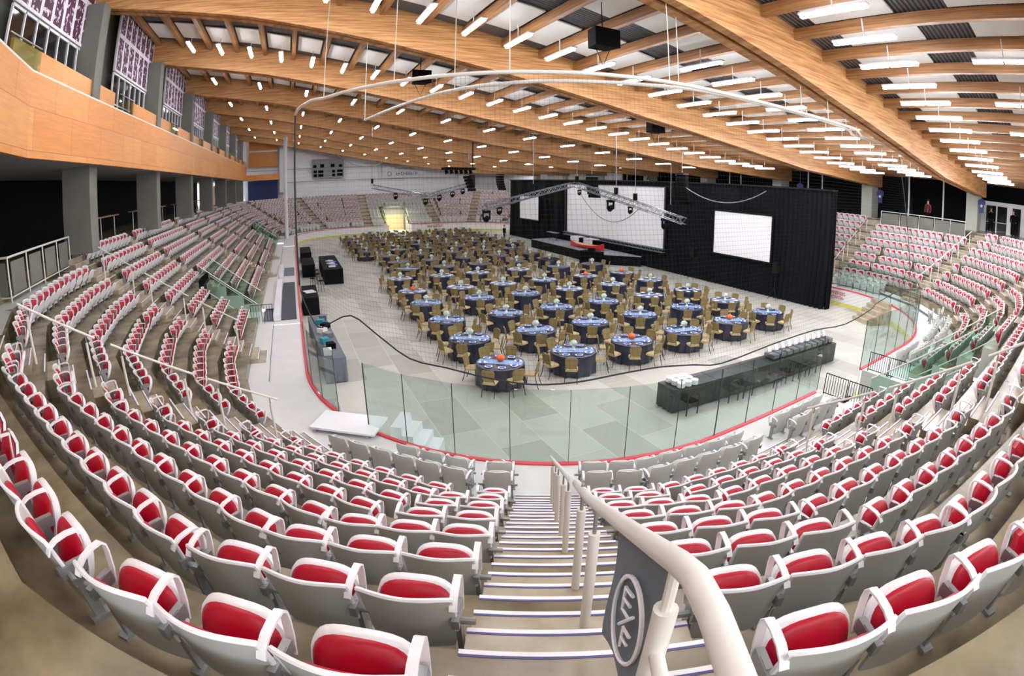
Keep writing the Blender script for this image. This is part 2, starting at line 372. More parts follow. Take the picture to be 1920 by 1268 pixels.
# tunnels through the bowl
def tunnel(i, s0, s1, erow, zf, back, name):
    b = MB(); E = EE(erow-1)-.02 if erow < 8 else 2
    for s in (s0, s1):
        P = [pt(i, .1, s, zf), pt(i, .1, s, DECK+.0)]
        for k in range(7, erow-1, -1): P += [pt(i, EE(k), s, DECK if k == 7 else ZZ(k+1)), pt(i, EE(k), s, ZZ(k))]
        P += [pt(i, E, s, ZZ(erow)), pt(i, E, s, zf)]
        b.add(P, [tuple(range(len(P)))], 0)
    b.add([pt(i, E, s0, zf), pt(i, E, s1, zf), pt(i, E, s1, zf+2.15), pt(i, E, s0, zf+2.15)], [(0, 1, 2, 3)], 1)  # flat sheet closing the passage; the black ones paint its darkness
    b.add([pt(i, E, s0, zf+2.15), pt(i, E, s1, zf+2.15), pt(i, E, s1, ZZ(erow-1)), pt(i, E, s0, ZZ(erow-1))], [(0, 1, 2, 3)], 0)
    b.add([pt(i, .06, s0, zf+.01), pt(i, .06, s1, zf+.01), pt(i, E, s1, zf+.01), pt(i, E, s0, zf+.01)], [(0, 1, 2, 3)], 2)
    return struct(b.build('wall_'+name, ['pale', back, 'deck']))
tunnel(6, -1.45, 1.65, 4, 0, 'dark', 'near_tunnel'); tunnel(18, -1.65, 1.45, 4, 0, 'warm', 'far_tunnel')
tunnel(0, -17.2, -14.5, 5, 1.03, 'dark', 'bench_tunnel'); tunnel(0, -46.7, -44, 5, 1.03, 'dark', 'far_bench_tunnel')
# ------------------------------------------------------------------ aisles
# (facet, s-centre, width, top row, name)
AIS = [(0, -10.0, 1.35, 'first stairs on the left side'), (0, -16.9, 1.0, 'stairs above the bench tunnel'), (0, -26.5, 1.2, 'left side middle stairs'),
       (0, -35.0, 1.2, 'left side fourth stairs'), (0, -44.5, 1.2, 'left side fifth stairs'), (0, -51.2, 1.2, 'left side last stairs'),
       (2, .57, 1.15, 'left corner stairs'), (4, -.15, 1.16, 'near stairs with the railing'), (6, -5.5, 1.2, 'stairs left of the near tunnel'), (6, 5.5, 1.2, 'stairs right of the near tunnel'),
       (8, .15, 1.16, 'near right corner stairs'), (10, -.57, 1.15, 'right corner stairs'),
       (12, 10.0, 1.35, 'first stairs on the right side'), (12, 16.9, 1.0, 'stairs behind the curtain'), (12, 26.5, 1.2, 'right stairs three'), (12, 35, 1.2, 'right stairs four'), (12, 44.5, 1.2, 'right stairs five'), (12, 51.2, 1.2, 'right stairs six'),
       (14, .57, 1.15, 'far right corner stairs'), (16, -.15, 1.16, 'far stairs right'), (18, -5.5, 1.2, 'far stairs right of tunnel'), (18, 4.1, 1.2, 'far stairs left of tunnel'), (20, .15, 1.16, 'far stairs left'), (22, -.57, 1.15, 'far left corner stairs')]
def tunnelrow(i, s):
    if i == 0 and (-17.2 < s < -14.5 or -46.7 < s < -44): return 5
    if i == 6 and -1.45 < s < 1.65: return 4
    if i == 18 and -1.65 < s < 1.45: return 4
    return 99
for i, sc, wd, nm in AIS:
    b = MB(); rz = heading(i)
    lastrow = min(7, tunnelrow(i, sc)-1)
    for k in range(-1, lastrow+1):
        zt = ZZ(k); zl = (DECK if k == 7 else ZZ(k+1)) if k >= 0 else ZZ(0); h = zt-zl
        for j in (0, 1, 2):       # j=0 tread edge itself, 1 and 2 the blocks standing on the lower tread
            e = EE(k)-j*.2817; z = zt-j*h/3
            if j: b.box(pt(i, e+.14, sc, zl+(z-zl)/2), (wd, .2817, z-zl-.001), 0, rz)
            b.box(pt(i, e+.012, sc, z+.002), (wd, .030, .008), 1, rz); b.box(pt(i, e+.034, sc, z+.001), (wd, .014, .005), 2, rz)  # violet strip paints the shadow edge behind the white nosing
    struct(b.build('floor_stairs', ['stair', 'nosing', 'violet']), nm+', concrete steps with white nosings, painted violet shadow edges')
# ------------------------------------------------------------------ stadium seats
P_ = .505
def shell_pts():
    # backrest: local x across, y toward the rink, z up
    P = []
    prof = [(.12, .06, .42), (.11, .11, .46), (.085, .24, .48), (.055, .37, .49), (.022, .50, .492), (-.005, .595, .487)]
    for y, z, wd in prof:
        row = []
        for j in range(11):
            u = -1+2*j/10; x = u*wd/2; cur = .07*(u*u)*(.35+.65*max(z-.1, 0)/.55)
            zz = z-(.03*(abs(u)**3) if z > .58 else 0)
            row.append((x, y+cur, zz))
        P.append(row)
    return P
def off(P, d): return [[(p[0], p[1]+d, p[2]) for p in r] for r in P]
def slab(P, t, m=0, b=None):
    b = b or MB(); A = P; B = off(P, t); base = len(b.v); a_, c_ = len(P), len(P[0])
    b.grid([r[::-1] for r in A], m); b.grid(B, m)
    rim = [A[0], [r[-1] for r in A], A[-1][::-1], [r[0] for r in A][::-1]]
    rim2 = [B[0], [r[-1] for r in B], B[-1][::-1], [r[0] for r in B][::-1]]
    for q, q2 in zip(rim, rim2):
        for k in range(len(q)-1): b.add([q[k], q[k+1], q2[k+1], q2[k]], [(0, 1, 2, 3)], m)
    return b
def pad(cx, cyy, cz, w_, h, tilt, t, dome, n=2.6, seg=28, b=None, m=0, face=-1):
    # superellipse cushion in a plane leaning by tilt, facing -y
    b = b or MB(); rings = []
    for sc_, d in ((1, 0), (1, .6), (.93, 1), (.6, 1+dome*.6), (.2, 1+dome)):
        r = []
        for k in range(seg):
            a = 2*PI*k/seg; c, s_ = math.cos(a), math.sin(a)
            x = w_/2*abs(c)**(2/n)*(1 if c > 0 else -1)*sc_; zl = h/2*abs(s_)**(2/n)*(1 if s_ > 0 else -1)*sc_
            yy = face*t*d - .05*0 + .10*(2*x/w_)**2*.35
            r.append((cx+x, cyy+yy*math.cos(tilt)+zl*math.sin(tilt), cz+zl*math.cos(tilt)-yy*math.sin(tilt)*0))
        rings.append(r)
    b.grid(rings, m, closed=True); base = len(b.v)-seg
    b.f.append(tuple(base+k for k in range(seg))); b.m.append(m); return b
sP = shell_pts()
m_shell = slab(sP, .018).mesh('backrest', 'shell', True)
top = sP[-1]
def lipmesh():
    b = MB(); path = [(p[0]*1.0, p[1], p[2]) for p in [sP[2][0], sP[3][0], sP[4][0]]]+[(p[0], p[1], p[2]) for p in top]+[(p[0], p[1], p[2]) for p in [sP[4][-1], sP[3][-1], sP[2][-1]]]
    b.tube([(x, y+.012, z) for x, y, z in path], .0155, 6); return b
m_lip = lipmesh().mesh('rim', 'lip', True)
m_bcush = pad(0, .068, .40, .38, .29, -.19, .03, .3, face=1, seg=20).mesh('back_cushion', 'red', True)
def seatpan():
    b = MB()
    pad(0, .250, .290, .455, .38, .50, .045, .0, n=2.7, face=1, b=b)
    pad(0, .250, .290, .455, .38, .50, .03, -.5, n=2.7, face=-1, b=b); return b
m_pan = seatpan().mesh('seat', 'lip', True)
m_scush = pad(0, .241, .295, .425, .35, .50, .05, .25, n=2.6, face=-1).mesh('seat_cushion', 'red', True)
def armb():
    b = MB(); x = P_/2
    b.ribbon([(x, .05, .49), (x, .08, .525), (x, .14, .548), (x, .22, .556), (x, .285, .55), (x, .31, .525), (x, .31, .48), (x, .29, .39), (x, .25, .30)], (1, 0, 0), .042, .012); return b
m_arm = armb().mesh('armrest', 'lip', True)
def standb():
    b = MB(); x = P_/2
    b.box((x, .17, .20), (.03, .08, .40)); b.box((x, .16, .36), (.04, .2, .07)); b.box((x, .17, .012), (.07, .16, .024)); b.tube([(x-.1, .12, .345), (x+.1, .12, .345)], .022, 8); return b
m_stand = standb().mesh('standard', 'metal', True)
m_arm_l = None
def flip(mb): mb.v = [(x-P_, y, z) for x, y, z in mb.v]; return mb
m_arm_l = flip(armb()).mesh('armrest', 'lip', True); m_stand_l = flip(standb()).mesh('standard', 'metal', True)
# plain grey seats of the two bottom rows
def plainback():
    b = MB(); P = []
    for y, z, wd in [(.10, .10, .42), (.09, .14, .46), (.04, .42, .475), (.0, .57, .475), (-.01, .66, .465), (-.012, .69, .40)]:
        P.append([(u*wd/2, y+.04*u*u, z) for u in (-1, -.6, -.2, .2, .6, 1)])
    return slab(P, .02)
m_pback = plainback().mesh('backrest', 'plain', True)
m_ppan = pad(0, .22, .40, .41, .36, .2, .03, .2, n=3.5, face=-1).mesh('seat', 'plain', True)
FULL = {'red': [('backrest', m_shell), ('rim', m_lip), ('back_cushion', m_bcush), ('seat', m_pan), ('seat_cushion', m_scush), ('armrest', m_arm), ('standard', m_stand)],
        'plain': [('backrest', m_pback), ('seat', m_ppan), ('armrest', m_arm), ('standard', m_stand)]}
# low-detail joined versions
def low(kind):
    b = MB()
    if kind == 'red':
        A = [[sP[0][j] for j in (0, 3, 7, 10)], [sP[2][j] for j in (0, 3, 7, 10)], [sP[-1][j] for j in (0, 3, 7, 10)]]
        slab(A, .02, 0, b); b.tube([(p[0], p[1]+.01, p[2]) for p in (top[0], top[3], top[7], top[-1])], .017, 4, 1)
        b.tube([(p[0], p[1]+.01, p[2]) for p in (sP[1][0], sP[3][0], top[0])], .015, 3, 1, False); b.tube([(p[0], p[1]+.01, p[2]) for p in (sP[1][-1], sP[3][-1], top[-1])], .015, 3, 1, False)
        pad(0, .068, .40, .38, .29, -.19, .03, .3, face=1, seg=8, b=b, m=2)
        pad(0, .250, .290, .455, .38, .50, .045, .0, n=3, face=1, seg=8, b=b, m=1); pad(0, .241, .295, .425, .35, .50, .05, .25, n=2.9, face=-1, seg=8, b=b, m=2)
    else:
        slab([[(-.22, .1, .1), (.22, .1, .1)], [(-.22, 0, .6), (.22, 0, .6)], [(-.19, -.01, .71), (.19, -.01, .71)]], .02, 0, b)
        pad(0, .2, .5, .41, .38, .25, .03, .2, n=3.5, face=-1, seg=8, b=b, m=0)
    b.ribbon([(P_/2, .05, .49), (P_/2, .12, .548), (P_/2, .30, .54), (P_/2, .25, .30)], (1, 0, 0), .05, .014, 1)
    b.box((P_/2, .15, .2), (.03, .1, .4), 3); return b
LOW = {k: low(k) for k in ('red', 'plain')}
LOWM = ['shell', 'lip', 'red', 'metal']; LOWMP = ['plain', 'lip', 'red', 'metal']
m_low = {'red': LOW['red'].mesh('stadium_seat', LOWM, True), 'plain': LOW['plain'].mesh('plain_seat', LOWMP, True)}
# place every seat
def exists(i, s, k):
    """is there a seat at row k (0 top .. 7, 8/9 grey rows) at parameter s of facet i?"""
    if tunnelrow(i, s) <= k or tunnelrow(i, s-.3) <= k or tunnelrow(i, s+.3) <= k: return False
    if k >= 8 and i == 0: return False                        # team benches
    if k >= 8 and i in (1, 2) and not (i == 2 and s > 1.3): return False
    if k >= 8 and i == 3 and s < -.1 and k == 9: return False
    if k >= 8 and i in (6,) and -2.6 < s < 2.8: return False
    if k >= 8 and i in (9, 10): return False
    if k == 0 and (i == 1 or (i == 0 and s > -10) or (i == 2 and s < .6)): return False   # wheelchair platform left
    if k == 0 and (i == 11 or (i == 12 and s < 10) or (i == 10 and s > -.6)): return False  # and right
    if i == 12 and 22 < s < 44: return False                  # behind the big screen
    return True
SEATS = []
for k in range(0, 10):
    eb = EE(k)+.655 if k < 8 else (1.68 if k == 8 else 1.12)
    z = ZZ(k) if k < 8 else DECK+(.13 if k == 8 else 0)
    for i in range(len(FAC)):
        a0, a1 = span(i, eb+.1); cuts = sorted([(sc-wd/2, sc+wd/2, nm) for j, sc, wd, nm in AIS if j == i])
        segs = []; p = a0; left = None
        for c0, c1, nm in cuts:
            if c0 > p: segs.append((p, c0, left, nm))
            p = max(p, c1); left = nm
        if a1 > p: segs.append((p, a1, left, None))
        for p0, p1, nl, nr in segs:
            n = int((p1-p0-.04)/P_)
            if n <= 0: continue
            pi_ = min((p1-p0-.05)/n, .555)
            if nl and not nr: st = p0+.03
            elif nr and not nl: st = p1-.03-n*pi_
            else: st = (p0+p1-n*pi_)/2
            for q in range(n):
                s = st+(q+.5)*pi_
                if not exists(i, s, k): continue
                grey = k >= 8 or (i == 18 and -5 < s < 3.6 and k >= 2)
                SEATS.append(dict(i=i, s=s, k=k, pos=pt(i, eb, s, z), rz=heading(i), kind='plain' if grey else 'red', endl=(q == 0), endr=(q == n-1)))
# order along each row so neighbours can be counted from the stairs
def angkey(d):
    i, s = d['i'], d['s']; return (i, s)
rows = {}
for d in SEATS: rows.setdefault(d['k'], []).append(d)
for k, r in rows.items():
    r.sort(key=angkey)
    ais = sorted([(j, sc, nm) for j, sc, wd, nm in AIS])
    sec = {}
    for d in r:
        prev = None; nxt = None
        for j, sc, nm in ais:
            if (j, sc) < (d['i'], d['s']): prev = nm
            elif nxt is None: nxt = nm
        d['sec'] = (prev or ais[-1][2], nxt or ais[0][2])
        sec.setdefault(d['sec'], []).append(d)
    for sname, l in sec.items():
        for q, d in enumerate(l):
            if q < len(l)/2: d['lab'] = (q, 'this side of' if d['i'] <= 1 else 'beyond' if 10 <= d['i'] <= 15 else 'right of', sname[0])
            else: d['lab'] = (len(l)-1-q, 'beyond' if d['i'] <= 1 else 'this side of' if 10 <= d['i'] <= 15 else 'left of', sname[1])
for d in SEATS:
    x, y, dist = project((d['pos'][0], d['pos'][1], d['pos'][2]+.5)); d['d'] = dist
    d['in'] = -25 < x < 1945 and -20 < y < 1310
SEATS.sort(key=lambda d: (not d['in'], d['d']))
ROWNAME = lambda k: {9: 'bottom row', 8: 'second row up'}.get(k, nth(9-k)+' row up')
protoL = {}
rest = {'red': [], 'plain': []}; cnt = {'red': 0, 'plain': 0}
LIM = {'red': 300, 'plain': 90}; DETAIL = {'red': 210, 'plain': 70}
for d in SEATS:
    kd = d['kind']
    if not d['in'] or cnt[kd] >= LIM[kd]:
        rest[kd].append(d); continue
    n = cnt[kd]; cnt[kd] += 1; q, side, nm = d['lab']
    desc = ('red-padded' if kd == 'red' else 'plain grey')
    label = f"{desc} folding seat, {ROWNAME(d['k'])}, {nth(q)} seat {side} {nm}".replace('near stairs with the railing', 'the railed near stairs')
    label = ' '.join(label.split()[:16])
    grp = 'red padded seats of the seating bowl' if kd == 'red' else 'plain grey seats of the two bottom rows'
    name = 'stadium_seat' if kd == 'red' else 'plain_stadium_seat'
    if n < DETAIL[kd]:
        t = thing(name, label, 'seat', d['pos'], d['rz'], grp)
        got = {}
        for pn, me in FULL[kd]: got[pn] = part(pn, me, got['backrest'] if pn in ('rim', 'back_cushion') else got['seat'] if pn == 'seat_cushion' else t)
        if d['endl']: part('armrest', m_arm_l, t); part('standard', m_stand_l, t)
    else:
        o = bpy.data.objects.new(name, m_low[kd]); C.objects.link(o); o.location = d['pos']; o.rotation_euler.z = d['rz']; tag(o, label, 'seat', grp)
# the rest of the seats, one mass each
def mass(lb, items, name, mats, label, cat, group):
    if not items: return
    V = np.array(lb.v); nf = len(lb.f); allv = []; fl = []; mi = []
    base = 0
    for d in items:
        a = d['rz']; c, s_ = math.cos(a), math.sin(a); X = V[:, 0]*c-V[:, 1]*s_+d['pos'][0]; Y = V[:, 0]*s_+V[:, 1]*c+d['pos'][1]
        allv.append(np.stack([X, Y, V[:, 2]+d['pos'][2]], 1)); fl += [tuple(q+base for q in f) for f in lb.f]; mi += lb.m; base += len(V)
    me = bpy.data.meshes.new(name); me.from_pydata(np.concatenate(allv).tolist(), [], fl)
    for m in mats: me.materials.append(MT[m])
    me.polygons.foreach_set('material_index', mi); me.update()
    o = bpy.data.objects.new(name, me); C.objects.link(o); tag(o, label, cat, group, 'stuff'); return o
def vis(d): return -60 < project(d['pos'])[0] < 1980 and project(d['pos'])[1] < 1400
mass(LOW['red'], [d for d in rest['red'] if vis(d)], 'stadium_seats_far', LOWM, 'hundreds of red-padded seats filling the far and side stands', 'seats', 'red padded seats of the seating bowl')
mass(LOW['plain'], [d for d in rest['plain'] if vis(d)], 'plain_stadium_seats_far', LOWMP, 'plain grey seats flanking the far tunnel and along far boards', 'seats', 'plain grey seats of the two bottom rows')
# ------------------------------------------------------------------ boards, cap rail, kick plate, glass
bo = thing('rink_boards', 'white rink boards with red cap rail and yellow kickplate around floor', 'rink boards')
def skip(st, st2):
    a, b2 = st[3], st2[3]
    return bool(a and b2 and a[0] == b2[0] and a[0] in (6, 18) and abs(a[1]-b2[1]) < 4)
def outline_fine():
    pts = []
    def arc(c, a0):
        for k in range(0, 31): a = math.radians(a0+3*k); pts.append((CEN[c], (math.cos(a), math.sin(a))))
    arc('LN', 180); 
    for s in np.linspace(-CX, -1.45, 5)[1:]: pts.append(((s, R), (0, -1)))
    pts.append(None)
    for s in np.linspace(1.65, CX, 5)[:-1]: pts.append(((s, R), (0, -1)))
    arc('RN', 270)
    for s in np.linspace(R, L-R, 12)[1:-1]: pts.append(((CX, s), (1, 0)))
    arc('RF', 0)
    for s in (CX*.6, 1.65): pts.append(((s, L-R), (0, 1)))
    pts.append(None)
    for s in (-1.45, -CX*.6): pts.append(((s, L-R), (0, 1)))
    arc('LF', 90)
    for s in np.linspace(L-R, R, 12)[1:]: pts.append(((-CX, s), (-1, 0)))
    return pts
OF = outline_fine()
def inGate(p):   # gate by the white platform in the near left corner
    a = math.degrees(math.atan2(p[1][1], p[1][0])) % 360
    return p[0] == CEN['LN'] and 206 < a < 212
def sweep(prof, mat_, name, closed=True, gates=True):
    b = MB(); runs = [[]]
    for p in OF:
        if p is None or (gates and inGate(p)): runs.append([])
        else: runs[-1].append(p)
    for r in runs:
        if len(r) < 2: continue
        P = [[(o[0]+n[0]*(R+e), o[1]+n[1]*(R+e), z) for e, z in prof] for o, n in r]
        b.grid(P, 0, closed=closed)
        for r_ in (P[0], P[-1][::-1]): b.add(r_, [tuple(range(len(r_)))])
    return b.build(name, mat_, bo)
sweep([(.0, .22), (.05, .22), (.05, 1.0), (0, 1.0)], 'board', 'board_panel')
sweep([(-.012, .0), (.05, .0), (.05, .215), (-.012, .215)], 'yellow', 'kickplate')
sweep([(-.02, 1.0), (.09, 1.0), (.09, 1.05), (.07, 1.065), (0, 1.065), (-.02, 1.05)], 'redcap', 'cap_rail')
# glass panes
panes = []
arcn = lambda a0, a1, n, c: [(CEN[c], (math.cos(math.radians(a0+(a1-a0)*k/n)), math.sin(math.radians(a0+(a1-a0)*k/n)))) for k in range(n+1)]
def straight(x0, x1, n): return [((x0+(x1-x0)*k/n, R), (0, -1)) for k in range(n+1)]
runs = [arcn(181, 203, 3, 'LN'), arcn(212, 270, 7, 'LN'), straight(-CX, -1.35, 4), straight(1.6, CX, 4), arcn(270, 360, 11, 'RN')]
pn = 0
for ri, r in enumerate(runs):
    for k in range(len(r)-1):
        (o1, n1), (o2, n2) = r[k], r[k+1]
        p = Vector((o1[0]+n1[0]*(R+.02), o1[1]+n1[1]*(R+.02), 0)); q = Vector((o2[0]+n2[0]*(R+.02), o2[1]+n2[1]*(R+.02), 0)); d = q-p
        t = thing('glass_pane', f'clear rink glass pane on the near boards, {nth(pn)} pane counted from the left bench', 'glass pane', p, math.atan2(d.y, d.x), 'glass panes on the near boards'); pn += 1
        ln = d.length; z0, z1 = 1.066, 2.74
        MB().box((ln/2, 0, (z0+z1)/2), (ln-.012, .012, z1-z0)).build('glass', 'glass', t)
        MB().box((ln, 0, (z0+z1)/2), (.012, .018, z1-z0)).build('seam_strip', 'matdark', t)
        if k == 0: MB().box((0, 0, (z0+z1)/2), (.02, .022, z1-z0)).build('seam_strip', 'matdark', t)
# ------------------------------------------------------------------ netting with its curved pipes
def rnd(e, c, a): a = math.radians(a); return (CEN[c][0]+(R+e)*math.cos(a), CEN[c][1]+(R+e)*math.sin(a))
path1 = [(-W/2, 14), (-W/2, 11)]+[rnd(0, 'LN', a) for a in range(180, 271, 6)]+[(x, 0) for x in (-4, -2, 0, 2, 4)]+[rnd(0, 'RN', a) for a in range(270, 313, 6)]
path1 = [(x, max(y+1.1, 1.85 if x > 3 else 0)) if y < 5 else (x, y+.6) for x, y in path1][2:]
PZ = lambda x: min(9.0, float(np.interp(x, [4, 8, 13, 23], [9.1, 8.6, 8.05, 7.6]))+.72)
tn = thing('net_pipe', 'long white curved pipe carrying the netting over near boards', 'pipe')
MB().tube([(x, y, PZ(x)) for x, y in path1], .045, 8).build('pipe', 'cream', tn, True)
p2 = [(-11.8, 10.8), (-11.2, 7.1), (-10.5, 4.6), (-9.4, 3.1), (-8.2, 2.3), (-6.2, 1.5), (-4.9, 1.3), (-1.3, 1.3), (2.0, 1.5), (4, 2.1), (8, 2.2), (11, 2.6)]
tn2 = thing('net_pipe', 'shorter white curved pipe hanging below the roof beams', 'pipe')
def smooth(pts, n=6):
    out = []
    for i in range(len(pts)-1):
        a = pts[max(i-1, 0)]; b_ = pts[i]; c = pts[i+1]; d = pts[min(i+2, len(pts)-1)]
        for k in range(n):
            t = k/n; out.append(tuple(.5*((2*b_[j])+(-a[j]+c[j])*t+(2*a[j]-5*b_[j]+4*c[j]-d[j])*t*t+(-a[j]+3*b_[j]-3*c[j]+d[j])*t**3) for j in range(len(b_))))
    out.append(pts[-1]); return out
MB().tube([(x, y, PZ(x)) for x, y in smooth(p2)], .045, 8).build('pipe', 'cream', tn2, True)
RX = [-32, -26, -22.5, -19.5, -16, -12, -8, -4, 0, 4, 8, 13, 23, 32]; RZ = [15.5, 14.4, 13.75, 13.25, 12.7, 11.9, 11.1, 10.35, 9.65, 9.1, 8.6, 8.05, 7.6, 7.3]
zroof = lambda x: float(np.interp(x, RX, RZ))
# net sheet
b = MB(); cols = []; net_edge = []
u = 0
for j, (x, y) in enumerate(path1):
    if j: u += math.hypot(x-path1[j-1][0], y-path1[j-1][1])
    dx = 0
    zb = 2.95+.12*math.sin(u*1.3)
    ex = Vector((x, y-1.0)) if y < 6 else Vector((x, y))
    zb += 1.0*math.exp(-((x+13.0)**2+(y-5.2)**2)/.9)+max(0, 3-j)*.25
    cols.append(((x, y, PZ(x)-.03), (x, max(y-1.05, .05) if y < 6 else y, zb), u)); net_edge.append((x, max(y-1.05, .05) if y < 6 else y, zb))
me = bpy.data.meshes.new('net'); vs = []; fs = []; uvs = []
NR = 6
for (a, c, u) in cols:
    for r_ in range(NR+1):
        t = r_/NR; vs.append((a[0]+(c[0]-a[0])*t, a[1]+(c[1]-a[1])*(t*t*.6+t*.4), a[2]+(c[2]-a[2])*t)); uvs.append((u, vs[-1][2]))
for i in range(len(cols)-1):
    for r_ in range(NR): fs.append((i*(NR+1)+r_, i*(NR+1)+r_+1, (i+1)*(NR+1)+r_+1, (i+1)*(NR+1)+r_))
me.from_pydata(vs, [], fs); uvl = me.uv_layers.new(name='UVMap')
for lp in me.loops: uvl.data[lp.index].uv = uvs[lp.vertex_index]
me.materials.append(MT['net'])
tnet = thing('safety_net', 'fine dark safety net hanging from the curved pipe', 'net')
part('net_sheet', me, tnet)
MB().tube(smooth([tuple(p) for p in net_edge], 3), .018, 5).build('hem_rope', 'rope', tnet, True)
MB().tube([(cols[0][0][0], cols[0][0][1], 9.0), (cols[0][1][0], cols[0][1][1], cols[0][1][2])], .03, 6).build('edge_rope', 'rope', tnet)
MB().tube([cols[-1][0], cols[-1][1]], .02, 6).build('edge_rope', 'rope', tnet)
for j, (x, y) in enumerate([path1[min(k, len(path1)-1)] for k in (4, 7, 10, 14, 18, 22, 26, 30)]+[p2[0], p2[2], p2[5], p2[7], p2[8], p2[9]]):
    z1 = zroof(x)+1.31
    tag(MB().tube([(x, y, PZ(x)), (x, y, z1)], .012, 5).build('hanging_cable', 'cream'), f'thin pale cable holding net pipes, {nth(j)} along the curve from left', 'cable', 'cables holding the net pipes')
# ------------------------------------------------------------------ roof
YB = [-17.8, -8.3, 1.2, 10.7, 20.2, 29.7, 39.2, 48.7, 58.2, 67.7]
xs = np.arange(-24, 25.1, 1.0)
for y in YB:
    b = MB(); 
    for dy in (-.24, .24):
        P = []
        for x in xs:
            z = zroof(x); P.append([(x, y+dy-.15, z), (x, y+dy+.15, z), (x, y+dy+.15, z+1.45), (x, y+dy-.15, z+1.45)])
        b.grid(P, 0, closed=True); b.add(P[0], [(3, 2, 1, 0)]); b.add(P[-1], [(0, 1, 2, 3)])
    struct(b.build('roof_beam', 'glulam'), 'huge curved glulam roof beam spanning the arena')
px = []
x = -0.55-1.55*15
while x < 27: px.append(x); x += 1.55
b = MB()
for x in px:
    z = zroof(x)+1.0; b = MB(); b.box((x, 26, z+.16), (.2, 90, .32)); struct(b.build('roof_purlin', 'purlin'), 'timber purlin running along the arena under the roof deck')
b = MB(); xr = np.linspace(-30, 32, 50)
b.grid([[(x, -19, zroof(x)+1.33), (x, 71, zroof(x)+1.46)] for x in xr]); b.grid([[(x, -19, zroof(x)+1.6), (x, 71, zroof(x)+1.6)] for x in xr])
struct(b.build('ceiling', 'roofdeck'), 'grey corrugated metal roof deck')
b = MB()
for j, x in enumerate(px):
    if x > 25: continue
    for i, y0 in enumerate(YB[:-1]):
        for o_, ln in ((1.0, 2.3), (4.9, 2.5)):
            ya = y0+.5+o_+((j % 2)*.35); xc = x+.775
            dz = (zroof(x+1.3)-zroof(x+.25))
            v = [(x+.2, ya, zroof(x+.2)+1.27), (x+1.35, ya, zroof(x+1.35)+1.27), (x+1.35, ya+ln, zroof(x+1.35)+1.27), (x+.2, ya+ln, zroof(x+.2)+1.27)]
            v2 = [(p[0], p[1], p[2]+.05) for p in v]
            b.add(v+v2, [(3, 2, 1, 0), (4, 5, 6, 7), (0, 1, 5, 4), (1, 2, 6, 5), (2, 3, 7, 6), (3, 0, 4, 7)])
struct(b.build('ceiling_acoustic_panels', 'panelwhite'), 'white insulation panels between the purlins')
# ceiling lamps
hb = MB(); hb.box((0, 0, .07), (.20, 1.9, .05)); hb.tube([(0, 0, .09), (0, 0, .58)], .02, 4); m_house = hb.mesh('housing', 'housing')
tb_ = MB(); tb_.box((0, 0, 0), (.11, .88, .06)); m_tube = tb_.mesh('light_tube', 'tube')
nl = 0; lampx = [x-.6 for x in px if -21 < x-.6 < 19]
for bi, y0 in enumerate(YB[:-1]):
    offs = ((2.55, 6.1) if bi <= 3 else None)
    for j, x in enumerate(lampx):
        for q, oy in enumerate(offs if offs else ((2.9,) if (j % 2 and x > -3) else (5.1,))):
            if bi == 0 and q == 0: continue
            if offs and q == 0 and (x < -4 or (bi == 1 and j % 2) or bi == 3): continue
            if bi >= 4 and j % 2: continue
            t = thing('ceiling_lamp', f'twin-tube ceiling lamp, {nth(j)} from the left, {("nearer" if q == 0 else "farther") if offs else "only"} one of {nth(bi)} roof bay', 'lamp', (x, y0+oy+.45, zroof(x)+.42), 0, 'twin-tube lamps under the roof')
            part('housing', m_house, t)
            part('light_tube', m_tube, t, (0, -.48, 0)); part('light_tube', m_tube, t, (0, .48, 0)); nl += 1
# hanging speakers from the roof
for j, (x, y, z) in enumerate([(-6.2, 4.6, 10.6), (-9.0, 14.0, 11.0), (1.8, 11.9, 9.2)]):
    t = thing('ceiling_speaker', ['large black loudspeaker cluster hanging close under the nearest roof bay', 'black loudspeaker box hanging left of the second beam', 'black loudspeaker box hanging right of the second beam'][j], 'loudspeaker', (x, y, z))
    bb = MB(); bb.prism([(-.42, -.28), (.42, -.28), (.30, .30), (-.30, .30)], 0, .55); bb.build('cabinet', 'dark', t)
    bb = MB(); bb.tube([(-.25, 0, 0), (0, 0, -.55), (.25, 0, 0)], .012, 5); bb.tube([(0, 0, .5), (0, 0, 1.5)], .015, 5); bb.build('rigging_cable', 'dark', t)
# ------------------------------------------------------------------ left side: columns, balcony, suites
for j, y in enumerate(YB[2:]):
    struct(MB().box((-22.35, y-.75, 9.4), (1.2, .75, 8.5)).build('column', 'column'), 'grey concrete column carrying the roof beam on the left')
    struct(MB().box((24.6, y+.6, 6.5), (1.3, 1.0, 2.7)).build('column', 'pale'), 'pale concrete pier on the right side')
def zig(pts, z0, z1, th, name, m, label, smoothn=0, kids=None):
    b = MB()
    for (x0, y0), (x1, y1) in zip(pts[:-1], pts[1:]):
        d = Vector((x1-x0, y1-y0)); n_ = Vector((d.y, -d.x)).normalized()*th
        b.add([(x0, y0, z0), (x1, y1, z0), (x1+n_.x, y1+n_.y, z0), (x0+n_.x, y0+n_.y, z0), (x0, y0, z1), (x1, y1, z1), (x1+n_.x, y1+n_.y, z1), (x0+n_.x, y0+n_.y, z1)],
              [(3, 2, 1, 0), (4, 5, 6, 7), (0, 1, 5, 4), (1, 2, 6, 5), (2, 3, 7, 6), (3, 0, 4, 7)])
    return b.build(name, m)
BX = -21.3
bal = [(-14.5, -14), (-17.5, -8), (-20.3, -.6), (BX, 4.1), (BX, 68), (-16.4, 68)]
struct(zig(bal[:5], 7.98, 10.0, -.12, 'balcony_front', 'panelwood', ''), 'long orange wood-panelled balcony front')
